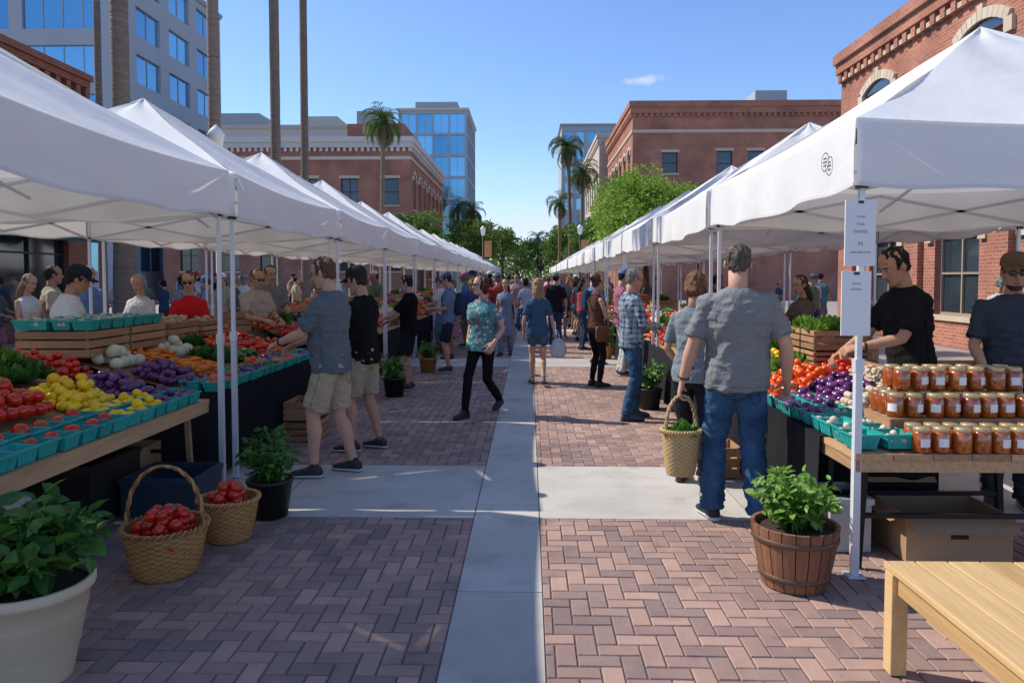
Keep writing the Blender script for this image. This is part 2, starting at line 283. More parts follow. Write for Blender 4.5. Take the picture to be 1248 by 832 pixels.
def person(name,x,y,yaw=0,h=1.75,sex='m',bulk=1.,belly=0,lean=0,hl=None,hr=None,fl=(-.1,0,0),fr=(.1,0,0),fyl=8,fyr=-8,hy=0,hp=0,top=(.2,.2,.22),tt='tee',topm=None,bot=(.05,.05,.06),bt='pants',botk='cloth',hair=(.06,.035,.02),hs='short',shoe=(.03,.03,.03),skin=SKIN,cap=None,glasses=0,vox=.013,curl=.6,beard=0,bag=None,sock=(.1,.1,.1)):
    mb=MB(); SK=K('skin',skin); TP=topm or K('cloth',top); BT=K(botk,bot); HR=K('hair',hair); fem=sex=='f'
    ank=[A([f[0],f[1],.085+f[2]]) for f in (fl,fr)]
    pz=min([.905]+[a[2]+math.sqrt(max(.826**2-a[1]**2-(abs(a[0])-.09)**2,.2)) for a in ank]); dz=pz-.905; la=math.radians(lean)
    def U(V):
        V=np.array(V,float); s=V.ndim==1; V=V.reshape(-1,3).copy(); k=np.clip((V[:,2]-.9)/.18,0,1)*la; yy=V[:,1].copy(); zz=V[:,2]-.95
        V[:,1]=yy*np.cos(k)+zz*np.sin(k); V[:,2]=.95+zz*np.cos(k)-yy*np.sin(k)+dz; return V[0] if s else V
    sw=.178 if not fem else .150
    sw=sw*(1+(bulk-1)*.6); X=A([1.,0,0]);Y=A([0,1.,0]);Z=A([0,0,1.]); shz=1.383 if not fem else 1.368
    sh=[U([-sw,-.01,shz]),U([sw,-.01,shz])]
    ht=[A(hl if hl else (-sw-.085,.05,.85)),A(hr if hr else (sw+.085,.05,.85))]
    el=[];wr=[]
    for i in (0,1):
        sg=-1 if i==0 else 1
        e,w=ik(sh[i],ht[i],.28,.25,(sg*.45,-1,-.25)); el.append(e);wr.append(w)
    if fem: sec=[(.84,.172,.122,0),(.92,.174,.12,0),(1.0,.152,.108,0),(1.08,.134,.1,0),(1.16,.138,.102,.004),(1.24,.15,.118,.014),(1.3,.156,.12,.014),(1.36,.155,.1,.002),(1.395,.132,.085,-.008),(1.425,.092,.068,-.01),(1.455,.056,.055,-.008)]
    else: sec=[(.84,.166,.12,0),(.95,.166,.12,0),(1.04,.158,.118,.005),(1.12,.158,.118,.008),(1.22,.17,.124,.006),(1.31,.182,.125,0),(1.365,.184,.113,-.006),(1.405,.162,.095,-.012),(1.44,.115,.08,-.014),(1.475,.066,.062,-.01)]
    def tors(z0,off,z1=9):
        R=[]
        for z,a,b,yo in sec:
            if z<z0-1e-6 or z>z1: continue
            bk=1+(bulk-1)*(1 if z<1.36 else .4); be=belly*math.exp(-((z-1.06)/.13)**2)
            R.append(U(ring((0,yo+be*.6,z),X,Y,a*bk+off,b*bk+off+be*.5,24,2.3)))
        return loft(R)
    hem={'tee':.84,'long':.84,'tank':.92,'blouse':.82,'dress':.84}[tt]
    shirt=[tors(hem,.006 if tt!='blouse' else .016)]
    slv={'tee':.78,'long':2,'tank':0,'blouse':.6,'dress':.35}[tt]
    hems=[]
    if slv:
        for i in (0,1):
            r0=.058*(1+(bulk-1)*.7) if not fem else .047
            sg=-1 if i==0 else 1; mid=sh[i]*.5+el[i]*.5
            inn=U([sg*(sw-.08),-.01,shz])
            if slv>1:
                dd=unit(wr[i]-el[i]); shirt.append(tube([inn,sh[i],mid,el[i],el[i]*.5+wr[i]*.5,wr[i]-dd*.01],[r0*.95,r0,r0*.93,r0*.82,r0*.76,r0*.62],14))
            else:
                e=sh[i]+(el[i]-sh[i])*slv; m2=sh[i]*.5+e*.5; shirt.append(tube([inn,sh[i],m2,e],[r0*.95,r0,r0*1.0,r0*1.05],14)); hems.append((e,unit(e-sh[i]),r0*1.02))
            shirt.append(ell(sh[i],(r0*.99,)*3))
    V,Nn,F=remesh(shirt,vox,4)
    if vox<.02:
        am=.013*(1.2 if not fem else .7)
        def wr3(p):
            q=noise.noise(Vector((p[0]*5+x,p[1]*5,p[2]*8+abs(p[0])*14)))*am; r=1-abs(noise.noise(Vector((p[0]*7-p[2]*4,p[1]*7+y,p[2]*15))))*2; r2=1-abs(noise.noise(Vector((p[0]*10+p[2]*9,p[1]*10-x,p[2]*9))))*2.4
            return q+(max(r,0)**3+.6*max(r2,0)**3)*am*.6
        dsp=A([wr3(p) for p in V]); V=V+Nn*dsp[:,None]
    mb.add(V,F,TP,.4,True)
    def seam(Vs,Ns,pts,r,mt,off=.0015):
        o=[]
        for p in pts:
            k=int(np.argmin(((Vs-p)**2).sum(1))); o.append(Vs[k]+Ns[k]*off)
        o=[o[0]]+[(o[j-1]+2*o[j]+o[j+1])/4 for j in range(1,len(o)-1)]+[o[-1]]
        mb.tube(o,r,mt,5,.9)
    if vox<.0128:
        for s_ in(-1,1): seam(V,Nn,[U([s_*(.19+.05*(bulk-1)),0,z_]) for z_ in np.linspace(.88,1.28,18)],.0025,TP)
        t=np.linspace(0,2*math.pi,40); seam(V,Nn,[U([.2*math.cos(a),.15*math.sin(a),hem+.03]) for a in t],.0028,TP)
    if vox<.018:
        for e,d,r in hems:
            u=unit(np.cross(d,A([.3,.9,.1]))); v=np.cross(d,u); rr=ring(e-d*.008,u,v,r,r,18); mb.tube(list(rr)+[rr[0]],.004,TP,5,.95)
        if tt!='tank':
            z,a,b,yo=sec[-1]; rr=U(ring((0,yo,z),X,Y,a*(1+(bulk-1)*.4)+.004,b*(1+(bulk-1)*.4)+.004,20,2.2)); mb.tube(list(rr)+[rr[0]],.0065,TP,6,.95)
    aw=(1+(bulk-1)*.7)*(1 if not fem else .84); sk=[]
    for i in (0,1):
        m1=sh[i]*.5+el[i]*.5; f1=el[i]*.72+wr[i]*.28; f2=el[i]*.3+wr[i]*.7
        sk.append(tube([sh[i]+Z*.008,sh[i]*.85+el[i]*.15,m1,el[i],f1,f2,wr[i]],[.03*aw,.048*aw,.045*aw,.038*aw,.041*aw,.031*aw,.025*aw],12)); sk.append(ell(sh[i],(.047*aw,)*3))
    if tt in('tank','dress','blouse'): sk.append(tors(1.25,-.004))
    hip=[A([-.088,0,.9+dz]),A([.088,0,.9+dz])]; kn=[];an=[]
    for i in (0,1):
        k,a=ik(hip[i],ank[i],.42,.41,(0,1,0)); kn.append(k);an.append(a)
    lw=(1+(bulk-1)*.6)*(1 if not fem else .95)
    if bt in('shorts','skirt','capri') or tt=='dress':
        for i in (0,1):
            sk.append(tube([hip[i]*.4+kn[i]*.6,kn[i]+Z*.03,kn[i]-Z*.02,kn[i]*.7+an[i]*.3-Y*.012,kn[i]*.35+an[i]*.65,an[i]],[.07*lw,.056*lw,.052*lw,.058*lw,.043*lw,.034*lw],14))
    V,Nn,F=remesh(sk,vox,2); mb.add(V,F,SK,.4,True)
    if vox<.015 and tt!='long' and not fem:
        d=unit(wr[0]-el[0]); u=unit(np.cross(d,A([.3,.9,.1]))); v=np.cross(d,u); rr=ring(wr[0]-d*.025,u,v,.031*aw,.029*aw,18); mb.tube(list(rr)+[rr[0]],.006,'metal_black',6,.5)
    R=[]
    for z,a,b in ((.79,.10,.08),(.83,.15,.112),(.88,.17,.12),(.94,.168,.118),(1.0,.157,.112)):
        bk=1+(bulk-1)*.8
        if fem and z>.93: a*=.95
        R.append(U(ring((0,0,z),X,Y,a*bk,b*bk,20,2.2)))
    bp=[loft(R)]
    if bt in('pants','shorts','capri','leggings'):
        for i in (0,1):
            hh,k,a=hip[i]-Z*.0,kn[i],an[i]; g=1 if bt!='leggings' else .84
            if bt in('pants','leggings'): pts=[hh,hh*.5+k*.5,k,k*.55+a*.45-Y*.008,k*.12+a*.88,a-Z*.022]; rr=[.093,.084*g,.068*g,.066*g,.054*g*(1 if g<1 else 1.16),.05*g*(1 if g<1 else 1.3)]
            elif bt=='shorts': pts=[hh,hh*.5+k*.5,hh*.12+k*.88]; rr=[.094,.094,.094] if not fem else [.093,.09,.085]
            else: pts=[hh,hh*.5+k*.5,k,k*.7+a*.3]; rr=[.092,.08,.064,.062]
            if fem and bt=='shorts': pts[2]=hh*.45+k*.55; pts[1]=hh*.75+k*.25
            bp.append(tube(pts,[r*lw for r in rr],16))
    if bt=='skirt' or tt=='dress':
        mk=(an[0]+an[1])/2; bp.append(loft([U(ring((0,0,.98),X,Y,.15,.11,20)),ring((0,0,.86+dz),X,Y,.185,.14,20),ring((0,mk[1]*.3,.66+dz),X,Y,.215,.18,20),ring((0,mk[1]*.5,.46+dz),X,Y,.24,.21,20)]))
        if tt=='dress': BT=TP
    V,Nn,F=remesh(bp,vox,3)
    if vox<.02:
        def wl(p):
            w_=1.3 if p[2]<.3 else (1.0 if .42<p[2]<.6 else .45); r=1-abs(noise.noise(Vector((p[0]*9,p[1]*9+x,p[2]*26+p[0]*12))))*2.2
            return noise.noise(Vector((p[0]*8+x,p[1]*8,p[2]*12)))*.011+max(r,0)**2*.010*w_
        dsp=A([wl(p) for p in V])*(.45 if bt=='leggings' else 1); V=V+Nn*dsp[:,None]
    mb.add(V,F,BT,.4,True)
    if vox<.0128 and bt in('pants','shorts'):
        dk=K('cloth',tuple(v*.45 for v in bot))
        for i in (0,1):
            s_=-1 if i==0 else 1
            hh,k,a=hip[i],kn[i],an[i]; end=a if bt=='pants' else hh*.14+k*.86
            line=[hh+(k-hh)*f+X*s_*.12 for f in np.linspace(.1,1 if bt=='pants' else .86,14)]
            if bt=='pants': line+=[k+(a-k)*f+X*s_*.1 for f in np.linspace(.07,.95,14)]
            seam(V,Nn,line,.0022,dk)
            pk=[(-.055,.05),(-.055,-.06),(0,-.085),(.055,-.06),(.055,.05),(-.055,.05)]; pp=[]
            for j in range(len(pk)-1):
                for f in np.linspace(0,1,5)[:-1]: q=A(pk[j])*(1-f)+A(pk[j+1])*f; pp.append(A([s_*.085*lw+q[0],-.16,.83+dz+q[1]]))
            pp.append(pp[0]); seam(V,Nn,pp,.0022,dk)
    for i,fy in ((0,fyl),(1,fyr)):
        f=rotz(math.radians(fy))@Y; sd=np.cross(f,Z); lift=(fl,fr)[i][2]; pit=min(.7,lift*3.2)
        R3=rotx(-pit); R_=rotz(math.radians(fy)); a=an[i]; RR=R_@R3@R_.T
        def sr(rs,fl0):
            o=[]
            for t,w,hh,zc in rs:
                q=ring((0,0,0),sd,Z,w,hh,14,2.4)+f*t+Z*zc; q[:,2]=np.maximum(q[:,2],fl0); q=q-Z*.085; o.append(q@RR.T+a)
            return loft(o)
        V,F=sr([(-.068,.02,.02,.035),(-.055,.033,.036,.045),(-.02,.038,.05,.055),(.03,.040,.05,.053),(.07,.043,.036,.04),(.12,.047,.028,.032),(.16,.044,.024,.028),(.19,.028,.016,.024),(.198,.01,.008,.02)],.012)
        mb.add(V,F,K('shoe',shoe),.3,True)
        V,F=sr([(-.074,.02,.012,.012),(-.06,.036,.013,.013),(.03,.042,.013,.013),(.12,.051,.013,.013),(.17,.046,.013,.013),(.2,.026,.013,.013),(.208,.01,.01,.013)],0); mb.add(V,F,'sole' if sum(shoe)<.2 and not fem else 'sole_dark',.3,True)
        mb.add(*tube([a-Z*.03,a+Z*.03],[.036,.036],12),K('shoe',sock),.3,True)
    for i in (0,1):
        sg=-1 if i==0 else 1; d=unit(wr[i]-el[i]); n0=-sg*X+(-Z)*max(0,d[1])*2.2; n0=unit(n0-d*n0.dot(d)); th=sg*np.cross(d,n0)
        hp_=handparts(wr[i],d,n0,th,curl,8)
        if vox<.0135: V,Nn,F=remesh(hp_,.0042,1); mb.add(V,F,SK,.5,True)
        else:
            for V,F in hp_: mb.add(V,F,SK,.5,True)
    hs_=.96 if fem else 1.; HRm=rotz(math.radians(hy))@rotx(-math.radians(hp+lean*.5)); nb=U([0,-.012,1.44]); hc=U([0,.012,1.558])+HRm@A([0,.01,.075])
    nr=.055*(1+(bulk-1)*.4) if not fem else .044
    mb.add(*tube([nb-Z*.03,nb*.5+(hc+HRm@A([0,-.025,-.07]))*.5,hc+HRm@A([0,-.02,-.05])],[nr*1.2,nr,nr],16),SK,.5,True)
    hd=[]
    R=[]
    for z,a,yf,yb in ((-.118,.016,.066,.03),(-.108,.034,.080,-.0),(-.085,.049,.085,-.045),(-.05,.060,.087,-.074),(-.02,.067,.087,-.088),(.01,.072,.087,-.096),(.04,.0755,.091,-.1),(.07,.074,.085,-.099),(.095,.062,.068,-.085),(.112,.042,.044,-.06),(.121,.015,.01,-.025)):
        R.append(ring((0,(yf+yb)/2,z),X,Y,a,(yf-yb)/2,20,2.15))
    hd.append(loft(R)); hd.append(tube([(0,.084,.016),(0,.096,-.01),(0,.106,-.03),(0,.094,-.04)],[.008,.0095,.013,.008],8)); hd.append(ell((.011,.095,-.034),(.009,.01,.008),8,6)); hd.append(ell((-.011,.095,-.034),(.009,.01,.008),8,6))
    hd.append(tube([(-.05,.072,.03),(-.028,.088,.034),(0,.088,.028),(.028,.088,.034),(.05,.072,.03)],.007,8))
    for s_ in(-1,1): hd.append(ell((s_*.077,-.008,-.006),(.009,.017,.03),10,8,rotz(s_*.35)))
    hv=min(vox*.45,.0075); V,Nn,F=remesh(hd,hv,2)
    for s_ in(-1,1):
        q=np.exp(-(((V[:,0]-s_*.031)/.015)**2+((V[:,2]-.006)/.010)**2))*(V[:,1]>.04); V[:,1]-=q*.010
    mb.add(xf(V*hs_,HRm,hc),F,SK,.35,True)
    def H(P,m,v=.5,sm=True): mb.add(xf(P[0]*hs_,HRm,hc),P[1],m,v,sm)
    for s_ in(-1,1):
        H(ell((s_*.031,.0735,.005),(.0125,.011,.0075),10,8),'eye_white'); H(ell((s_*.031,.0825,.005),(.0052,.004,.0055),8,6),'eye_dark')
        H(tube([(s_*.046,.083,.026),(s_*.03,.0925,.03),(s_*.014,.0945,.026)],[.0025,.004,.003],6),HR)
    H(ell((0,.0865,-.062),(.023,.007,.0042),10,6),'lips'); H(ell((0,.0855,-.070),(.019,.007,.0048),10,6),'lips')
    if beard: H(remesh([loft([ring((0,.02,z),X,Y,a,b,16) for z,a,b in((-.121,.03,.054),(-.1,.049,.067),(-.08,.056,.069))])],.006,2)[::2],HR)
    hp_=[]
    if hs!='bald':
        hp_.append(ell((0,-.016,.034),(.081,.098,.098),20,14))
        if hs=='short': hp_.append(ell((0,-.043,-.015),(.066,.062,.062)))
        if hs=='long' : hp_+= [ell((0,-.04,-.02),(.086,.075,.09)),loft([ring((0,-.045,-.02),X,Y,.085,.07,16),ring((0,-.075,-.12),X,Y,.095,.055,16),ring((0,-.085,-.2),X,Y,.09,.04,16),ring((0,-.08,-.27),X,Y,.06,.025,16)])]
        if hs=='bob': hp_+= [ell((0,-.03,-.01),(.092,.083,.09)),ell((0,-.05,-.06),(.086,.06,.06))]
        if hs=='bun': hp_+= [ell((0,-.045,-.02),(.07,.06,.06)),ell((0,-.13,.06),(.04,.04,.04))]
        if hs=='tail': hp_+= [ell((0,-.045,-.02),(.07,.06,.06)),tube([(0,-.11,.05),(0,-.15,.02),(0,-.145,-.08),(0,-.12,-.17)],[.02,.032,.03,.01],10)]
        V,Nn,F=remesh(hp_,hv*1.1,2); dsp=A([noise.noise(Vector((p[0]*38,p[1]*38,p[2]*16)))*.010+noise.noise(Vector((p[0]*110,p[1]*110,p[2]*40)))*.006 for p in V]); V=V+Nn*dsp[:,None]; H((V,F),HR)
    if cap is not None:
        c=K('cloth',cap); Vc,Fc=lathe([(.091,.0),(.091,.02),(.086,.05),(.07,.078),(.04,.095),(.001,.1)],20); H((Vc*A([1,1.16,1])+A([0,-.01,.048]),Fc),c,.3)
        Vb=[];n_=10
        for j in range(n_+1):
            a=math.radians(20+140*j/n_); Vb+= [[.088*math.cos(a),.095*math.sin(a),.052],[.083*math.cos(a),.085+.085*math.sin(a),.045-.004*abs(math.cos(a))*8]]
        H((A(Vb),[(2*j,2*j+1,2*j+3,2*j+2) for j in range(n_)]),c,.3)
    if glasses:
        lm='lens_dark'
        for s_ in(-1,1):
            if glasses==2: H(ell((s_*.031,.096,.004),(.024,.005,.019),12,8),lm)
            else:
                t=np.linspace(0,2*math.pi,13); H(tube([(s_*.031+.022*math.cos(a),.097,.002+.016*math.sin(a)) for a in t],.0017,5),lm)
            H(tube([(s_*.053,.095,.008),(s_*.078,.05,.008),(s_*.082,-.01,.004)],.002,5),lm)
        H(tube([(-.01,.1,.008),(.01,.1,.008)],.002,5),lm)
    if bag=='pack':
        mb.add(*remesh([loft([U(ring((0,-.19,z),X,Y,a,b,16,3)) for z,a,b in((1.0,.12,.05),(1.04,.15,.08),(1.2,.15,.085),(1.34,.13,.07),(1.4,.08,.04))])],.015,3)[::2],K('cloth',(.03,.05,.09)),.4,True)
        for s_ in(-1,1): mb.tube([U([s_*.1,-.14,1.36]),U([s_*.105,-.02,1.46]),U([s_*.11,.125,1.33]),U([s_*.135,.1,1.15]),U([s_*.12,-.12,1.05])],[(.018,.008)]*5,K('cloth',(.03,.05,.09)),8,.4)
    if bag=='sling':
        mb.add(*remesh([loft([ring((sw+.07,-.03,z+dz),Y,X,a,b,16,3) for z,a,b in((.72,.1,.03),(.78,.13,.045),(.92,.13,.04),(.97,.11,.025))])],.015,2)[::2],'leather',.4,True)
        mb.tube([A([sw+.06,.06,.95+dz]),U([.1,.14,1.2]),U([-.06,.09,1.4]),U([-.1,-.02,1.455]),U([-.03,-.135,1.35]),U([.12,-.14,1.1]),A([sw+.06,-.1,.95+dz])],.007,'leather',6,.4)
    ob=mb.done(name,origin=(0,0,0),loc=(x,y,.004),rz=math.radians(yaw),scale=h/1.75)
    return ob
person('man',-1.62,6.02,80,1.79,bulk=1.1,belly=.03,lean=3,hl=(-.13,.40,1.07),hr=(.16,.38,1.04),fl=(-.12,.11,0),fr=(.13,-.12,0),hp=12,top=(.15,.165,.185),bot=(.5,.39,.26),bt='shorts',hair=(.18,.09,.045),glasses=1,vox=.0105,skin=(.64,.37,.26),sock=(.02,.02,.02))
person('man',-1.55,6.9,76,1.72,hl=(-.1,.4,1.08),hr=(.16,.36,1.0),lean=3,hp=15,top=(.014,.014,.016),bot=(.42,.34,.25),bt='shorts',cap=(.03,.03,.035),fl=(-.1,.08,0),fr=(.12,-.1,0),hair=(.05,.03,.02))
person('woman',-.56,8.75,152,1.7,'f',bulk=1.08,fl=(-.07,-.3,.07),fr=(.06,.3,0),hl=(-.25,.14,.9),hr=(.27,-.1,.9),hy=-38,topm='floral_cloth',tt='blouse',bot=(.014,.014,.016),bt='leggings',hair=(.13,.05,.025),hs='bob',vox=.0115,skin=(.64,.39,.28),glasses=2)
person('man',-1.75,10.7,85,1.66,hl=(-.12,.4,1.08),hr=(.14,.36,1.04),hp=15,top=(.01,.01,.012),bot=(.02,.02,.024),bt='shorts',hair=(.015,.012,.01),vox=.015)
person('man',-1.4,12.8,95,1.72,hl=(-.12,.3,1.12),hr=(.14,.3,1.1),hp=20,top=(.18,.24,.33),bot=(.03,.035,.05),bt='shorts',hair=(.03,.02,.015),vox=.016,cap=(.1,.11,.13),bag='pack')
person('woman',-.5,15.6,170,1.62,'f',top=(.2,.24,.32),tt='dress',hair=(.03,.02,.012),hs='long',fl=(-.08,-.15,.02),fr=(.08,.15,0),vox=.017,bag='sling')
person('woman',.13,11.2,2,1.64,'f',fl=(-.08,.2,0),fr=(.08,-.22,.05),hr=(.27,.02,.84),top=(.06,.12,.2),bot=(.1,.16,.25),bt='shorts',botk='denim',hair=(.5,.32,.15),hs='long',shoe=(.25,.2,.15),vox=.015,skin=(.62,.39,.28))
person('woman',1.0,11.1,-60,1.66,'f',hl=(-.1,.3,1.15),hr=(.12,.28,1.1),hp=10,top=(.13,.06,.035),tt='tank',bot=(.015,.015,.018),bt='leggings',hair=(.12,.055,.03),hs='bun',vox=.015,skin=(.6,.35,.24),bag='sling')
person('man',1.17,8.5,-78,1.73,hl=(-.14,.26,1.05),hr=(.16,.3,1.08),hp=12,topm='plaid_cloth',tt='long',bot=(.05,.11,.2),botk='denim',hair=(.3,.28,.26),vox=.0125,glasses=1,fl=(-.1,.08,0),fr=(.1,-.08,0),shoe=(.06,.08,.12))
person('man',1.38,4.92,-4,1.84,bulk=1.17,belly=.03,fl=(-.14,.03,0),fr=(.13,-.06,0),fyl=14,fyr=-22,hl=(-.33,.07,.87),hr=(.32,.04,.89),hy=-14,hp=12,top=(.25,.25,.245),bot=(.055,.13,.24),botk='denim',hair=(.16,.125,.1),vox=.0095,curl=.95,skin=(.64,.37,.26),shoe=(.02,.02,.022))
person('woman',1.3,5.85,-30,1.68,'f',hl=(-.2,.2,.95),hp=20,top=(.24,.27,.29),bot=(.02,.02,.03),hair=(.26,.12,.055),hs='bob',vox=.014)
person('man',2.75,5.35,100,1.85,lean=9,hl=(-.06,.42,1.08),hr=(.18,.41,1.02),hy=2,hp=22,top=(.018,.017,.017),bot=(.05,.06,.08),hair=(.02,.013,.01),vox=.011,skin=(.5,.28,.175),curl=.9)
person('man',3.42,5.3,158,1.78,hl=(-.2,.24,.96),hr=(.2,.26,.98),hp=6,top=(.055,.065,.09),cap=(.16,.1,.06),glasses=2,beard=1,hair=(.08,.055,.04),skin=(.52,.3,.2),vox=.0125)
person('man',-4.35,6.75,-65,1.74,lean=10,hl=(-.12,.4,1.15),hr=(.15,.42,1.12),hp=14,top=(.78,.78,.76),cap=(.03,.035,.05),hair=(.03,.02,.015),skin=(.5,.28,.18),vox=.012,bot=(.04,.05,.08))
person('woman',-4.9,9.2,175,1.68,'f',hl=(-.1,.3,1.1),hr=(.1,.3,1.1),hp=20,top=(.6,.58,.55),hair=(.45,.42,.4),hs='bob',vox=.016)
person('woman',-3.95,8.5,-165,1.7,'f',hl=(-.12,.32,1.12),hr=(.12,.32,1.1),hp=12,top=(.6,.02,.025),hair=(.18,.06,.03),hs='short',glasses=2,vox=.014)
person('man',-3.55,9.5,-125,1.74,hl=(-.12,.35,1.1),hr=(.12,.35,1.1),hp=14,top=(.46,.39,.3),hair=(.3,.15,.06),glasses=2,vox=.014)
person('man',-3.75,10.6,-140,1.8,hl=(-.12,.35,1.1),hp=10,top=(.2,.2,.2),hair=(.08,.05,.03),vox=.016)
person('woman',3.3,9.0,110,1.66,'f',hl=(-.12,.35,1.1),hr=(.12,.35,1.1),hp=14,top=(.15,.1,.08),hair=(.12,.06,.03),hs='long',vox=.016)
# crowd
cols=[(.02,.02,.024),(.55,.55,.53),(.12,.2,.38),(.45,.06,.05),(.15,.22,.16),(.62,.6,.57),(.2,.21,.23),(.06,.09,.18),(.38,.14,.2),(.45,.38,.27),(.5,.28,.26),(.1,.27,.3),(.3,.3,.31),(.03,.04,.06),(.02,.02,.02),(.1,.11,.13),(.7,.69,.67)]
hairs=[(.03,.02,.015),(.1,.05,.025),(.35,.2,.09),(.02,.015,.012),(.3,.28,.26)]
arch=[]
slots=[(.62,17.5,5),(-.9,19.5,175),(1.25,14.0,-75),(1.2,16.9,-80),(-1.5,17.6,85),(-.1,20.8,0),(.9,20.5,180),(-1.6,14.9,88),(1.55,12.4,-85),(.3,24.5,0),(-.4,23.,178),(1.3,19.3,-70)]
for i,(px_,py_,yw) in enumerate(slots):
    s='f' if i%2 else 'm'; walk=yw in(0,5,175,180,178)
    kw=dict(fl=(-.08,.2,0),fr=(.08,-.2,.05)) if walk else dict(hl=(-.12,.33,1.08),hr=(.14,.3,1.05),hp=14)
    ob=person('woman' if s=='f' else 'man',px_,py_,yw,1.64 if s=='f' else 1.76,s,bulk=[1,1.05,1.15,1][i%4],top=cols[i],bot=cols[(i*3+7)%10] if i%3 else (.04,.07,.13),bt=['pants','shorts','skirt' if s=='f' else 'shorts','leggings' if s=='f' else 'pants','shorts'][i%5],hair=hairs[i%5],hs=('long','tail','bob')[i%3] if s=='f' else 'short',cap=cols[(i+4)%10] if i%4==0 else None,vox=.0195,tt='tee' if i%3 else ('tank' if s=='f' else 'tee'),skin=[SKIN,(.4,.22,.14),(.58,.36,.26)][i%3],bag=[None,'sling','pack',None,'sling'][i%5],**kw)
    arch.append(ob)
W_=(0,1,5,6,9,10); S_=(2,3,4,7,8,11)
def dup(x,y,yw,i):
    a=arch[i]; d=a.data.copy()
    for k,m in enumerate(d.materials):
        if m.name.startswith('cloth') and random.random()<.8: d.materials[k]=MATS[K('cloth',random.choice(cols))]
        if m.name.startswith('hair'): d.materials[k]=MATS[K('hair',random.choice(hairs))]
    o=bpy.data.objects.new(a.name.split('.')[0],d); sc.collection.objects.link(o); o.location=(x,y,.004); o.rotation_euler[2]=math.radians(yw); s=a.scale[0]*random.uniform(.93,1.05); o.scale=(s,)*3
for k in range(110):
    yy=16.5+ (k/110)**1.35*66; xx=random.uniform(-1.9,2.1)
    if random.random()<.35: xx=random.choice([-1.8,1.35])+random.uniform(-.2,.2); yw=90 if xx<0 else -90; i=random.choice(S_)
    else: yw=random.choice([0,180,0,175]); i=random.choice(W_)
    if yy<22 and -.7<xx<1.0: xx=random.choice([-1.3,1.5])
    dup(xx,yy,yw+random.uniform(-20,20),i)
for k in range(50):
    sd=random.choice([-1,1,-1]); dup(sd*random.uniform(5.9,10.5),random.uniform(9,32),random.uniform(0,360),random.randrange(12))
for k in range(14):
    dup(random.choice([-4.1,4.0])+random.uniform(-.4,.4),random.uniform(12,38),random.choice([80,-80,180]),random.choice(S_))
# ---------------------------------------------------------------- ground
g=MB(); g.add([[-600,-60,-.012],[600,-60,-.012],[600,1500,-.012],[-600,1500,-.012]],[(0,1,2,3)],'ground_plain',.5); g.done('ground',origin=(0,0,-.012))
g=MB(); g.add([[-5.2,-1,-.006],[5.2,-1,-.006],[5.2,60,-.006],[-5.2,60,-.006]],[(0,1,2,3)],'paver_joint',.5); g.done('paver_bedding',origin=(0,0,-.006))
bands=[(4.94,6.34),(13.6,15.0),(22.3,23.7),(31,32.4),(40,41.4)]
W=.093; strip=(-.373,.07)
def okc(x0,x1,y0,y1):
    for b0,b1 in bands:
        if y1>b0+.01 and y0<b1-.01: return False
    return not(x1>strip[0]+.005 and x0<strip[1]-.005)
quads=[]
nx=int(10/W); ny=int(50/W)
for i in range(-1,nx+1):
    for j in range(0,ny):
        k=(i-j)%4
        if k==0: x0,x1,y0,y1=i,i+2,j,j+1
        elif k==3: x0,x1,y0,y1=i,i+1,j,j+2
        else: continue
        x0=x0*W-5;x1=x1*W-5;y0=y0*W+.8;y1=y1*W+.8
        if x0<strip[0]<x1: x1=strip[0]
        if x0<strip[1]<x1: x0=strip[1]
        for b0,b1 in bands:
            if y0<b0<y1: y1=b0
            if y0<b1<y1: y0=b1
        if x1-x0<.02 or y1-y0<.02 or not okc(x0,x1,y0,y1): continue
        quads.append((x0,x1,y0,y1))
Q=A(quads); n=len(Q); gp=.0032; x0,x1,y0,y1=Q[:,0]+gp,Q[:,1]-gp,Q[:,2]+gp,Q[:,3]-gp
tl=rng.normal(0,.0009,(n,4)); bv=.004
def col(x,y,z): return np.stack([x,y,z],1)
z=np.zeros(n)
Vt=np.stack([col(x0+bv,y0+bv,tl[:,0]),col(x1-bv,y0+bv,tl[:,1]),col(x1-bv,y1-bv,tl[:,2]),col(x0+bv,y1-bv,tl[:,3]),col(x0,y0,z-.006),col(x1,y0,z-.006),col(x1,y1,z-.006),col(x0,y1,z-.006)],1).reshape(-1,3)
fq=A([[0,1,2,3],[4,5,1,0],[5,6,2,1],[6,7,3,2],[7,4,0,3]]); L=(fq[None]+(np.arange(n)*8)[:,None,None]).ravel()
big=A([noise.noise(Vector((q[0]*.8,q[2]*.8,0))) for q in Q])
vr=np.clip(rng.beta(1.6,1.8,n)+big*.35,0,1)
g=MB(); g.add(Vt,(L,np.full(n*5,4)),'paver',np.repeat(vr,5)); g.done('brick_paving',origin=(0,0,0))
g=MB()
yy=.8
while yy<60:
    y2=yy+1.48; g.bb(strip[0]+.003,strip[1]-.003,yy+.004,y2-.004,-.05,.0,'concrete'); yy=y2
for b0,b1 in bands:
    for s in (-1,1):
        xx=strip[1] if s>0 else strip[0]
        for k in range(5):
            a=xx+s*k*1.45; b=a+s*1.45; g.bb(min(a,b)+.005,max(a,b)-.005,b0+.004,b1-.004,-.05,-.0005,'concrete')
g.done('concrete_walkway',origin=(0,0,0))
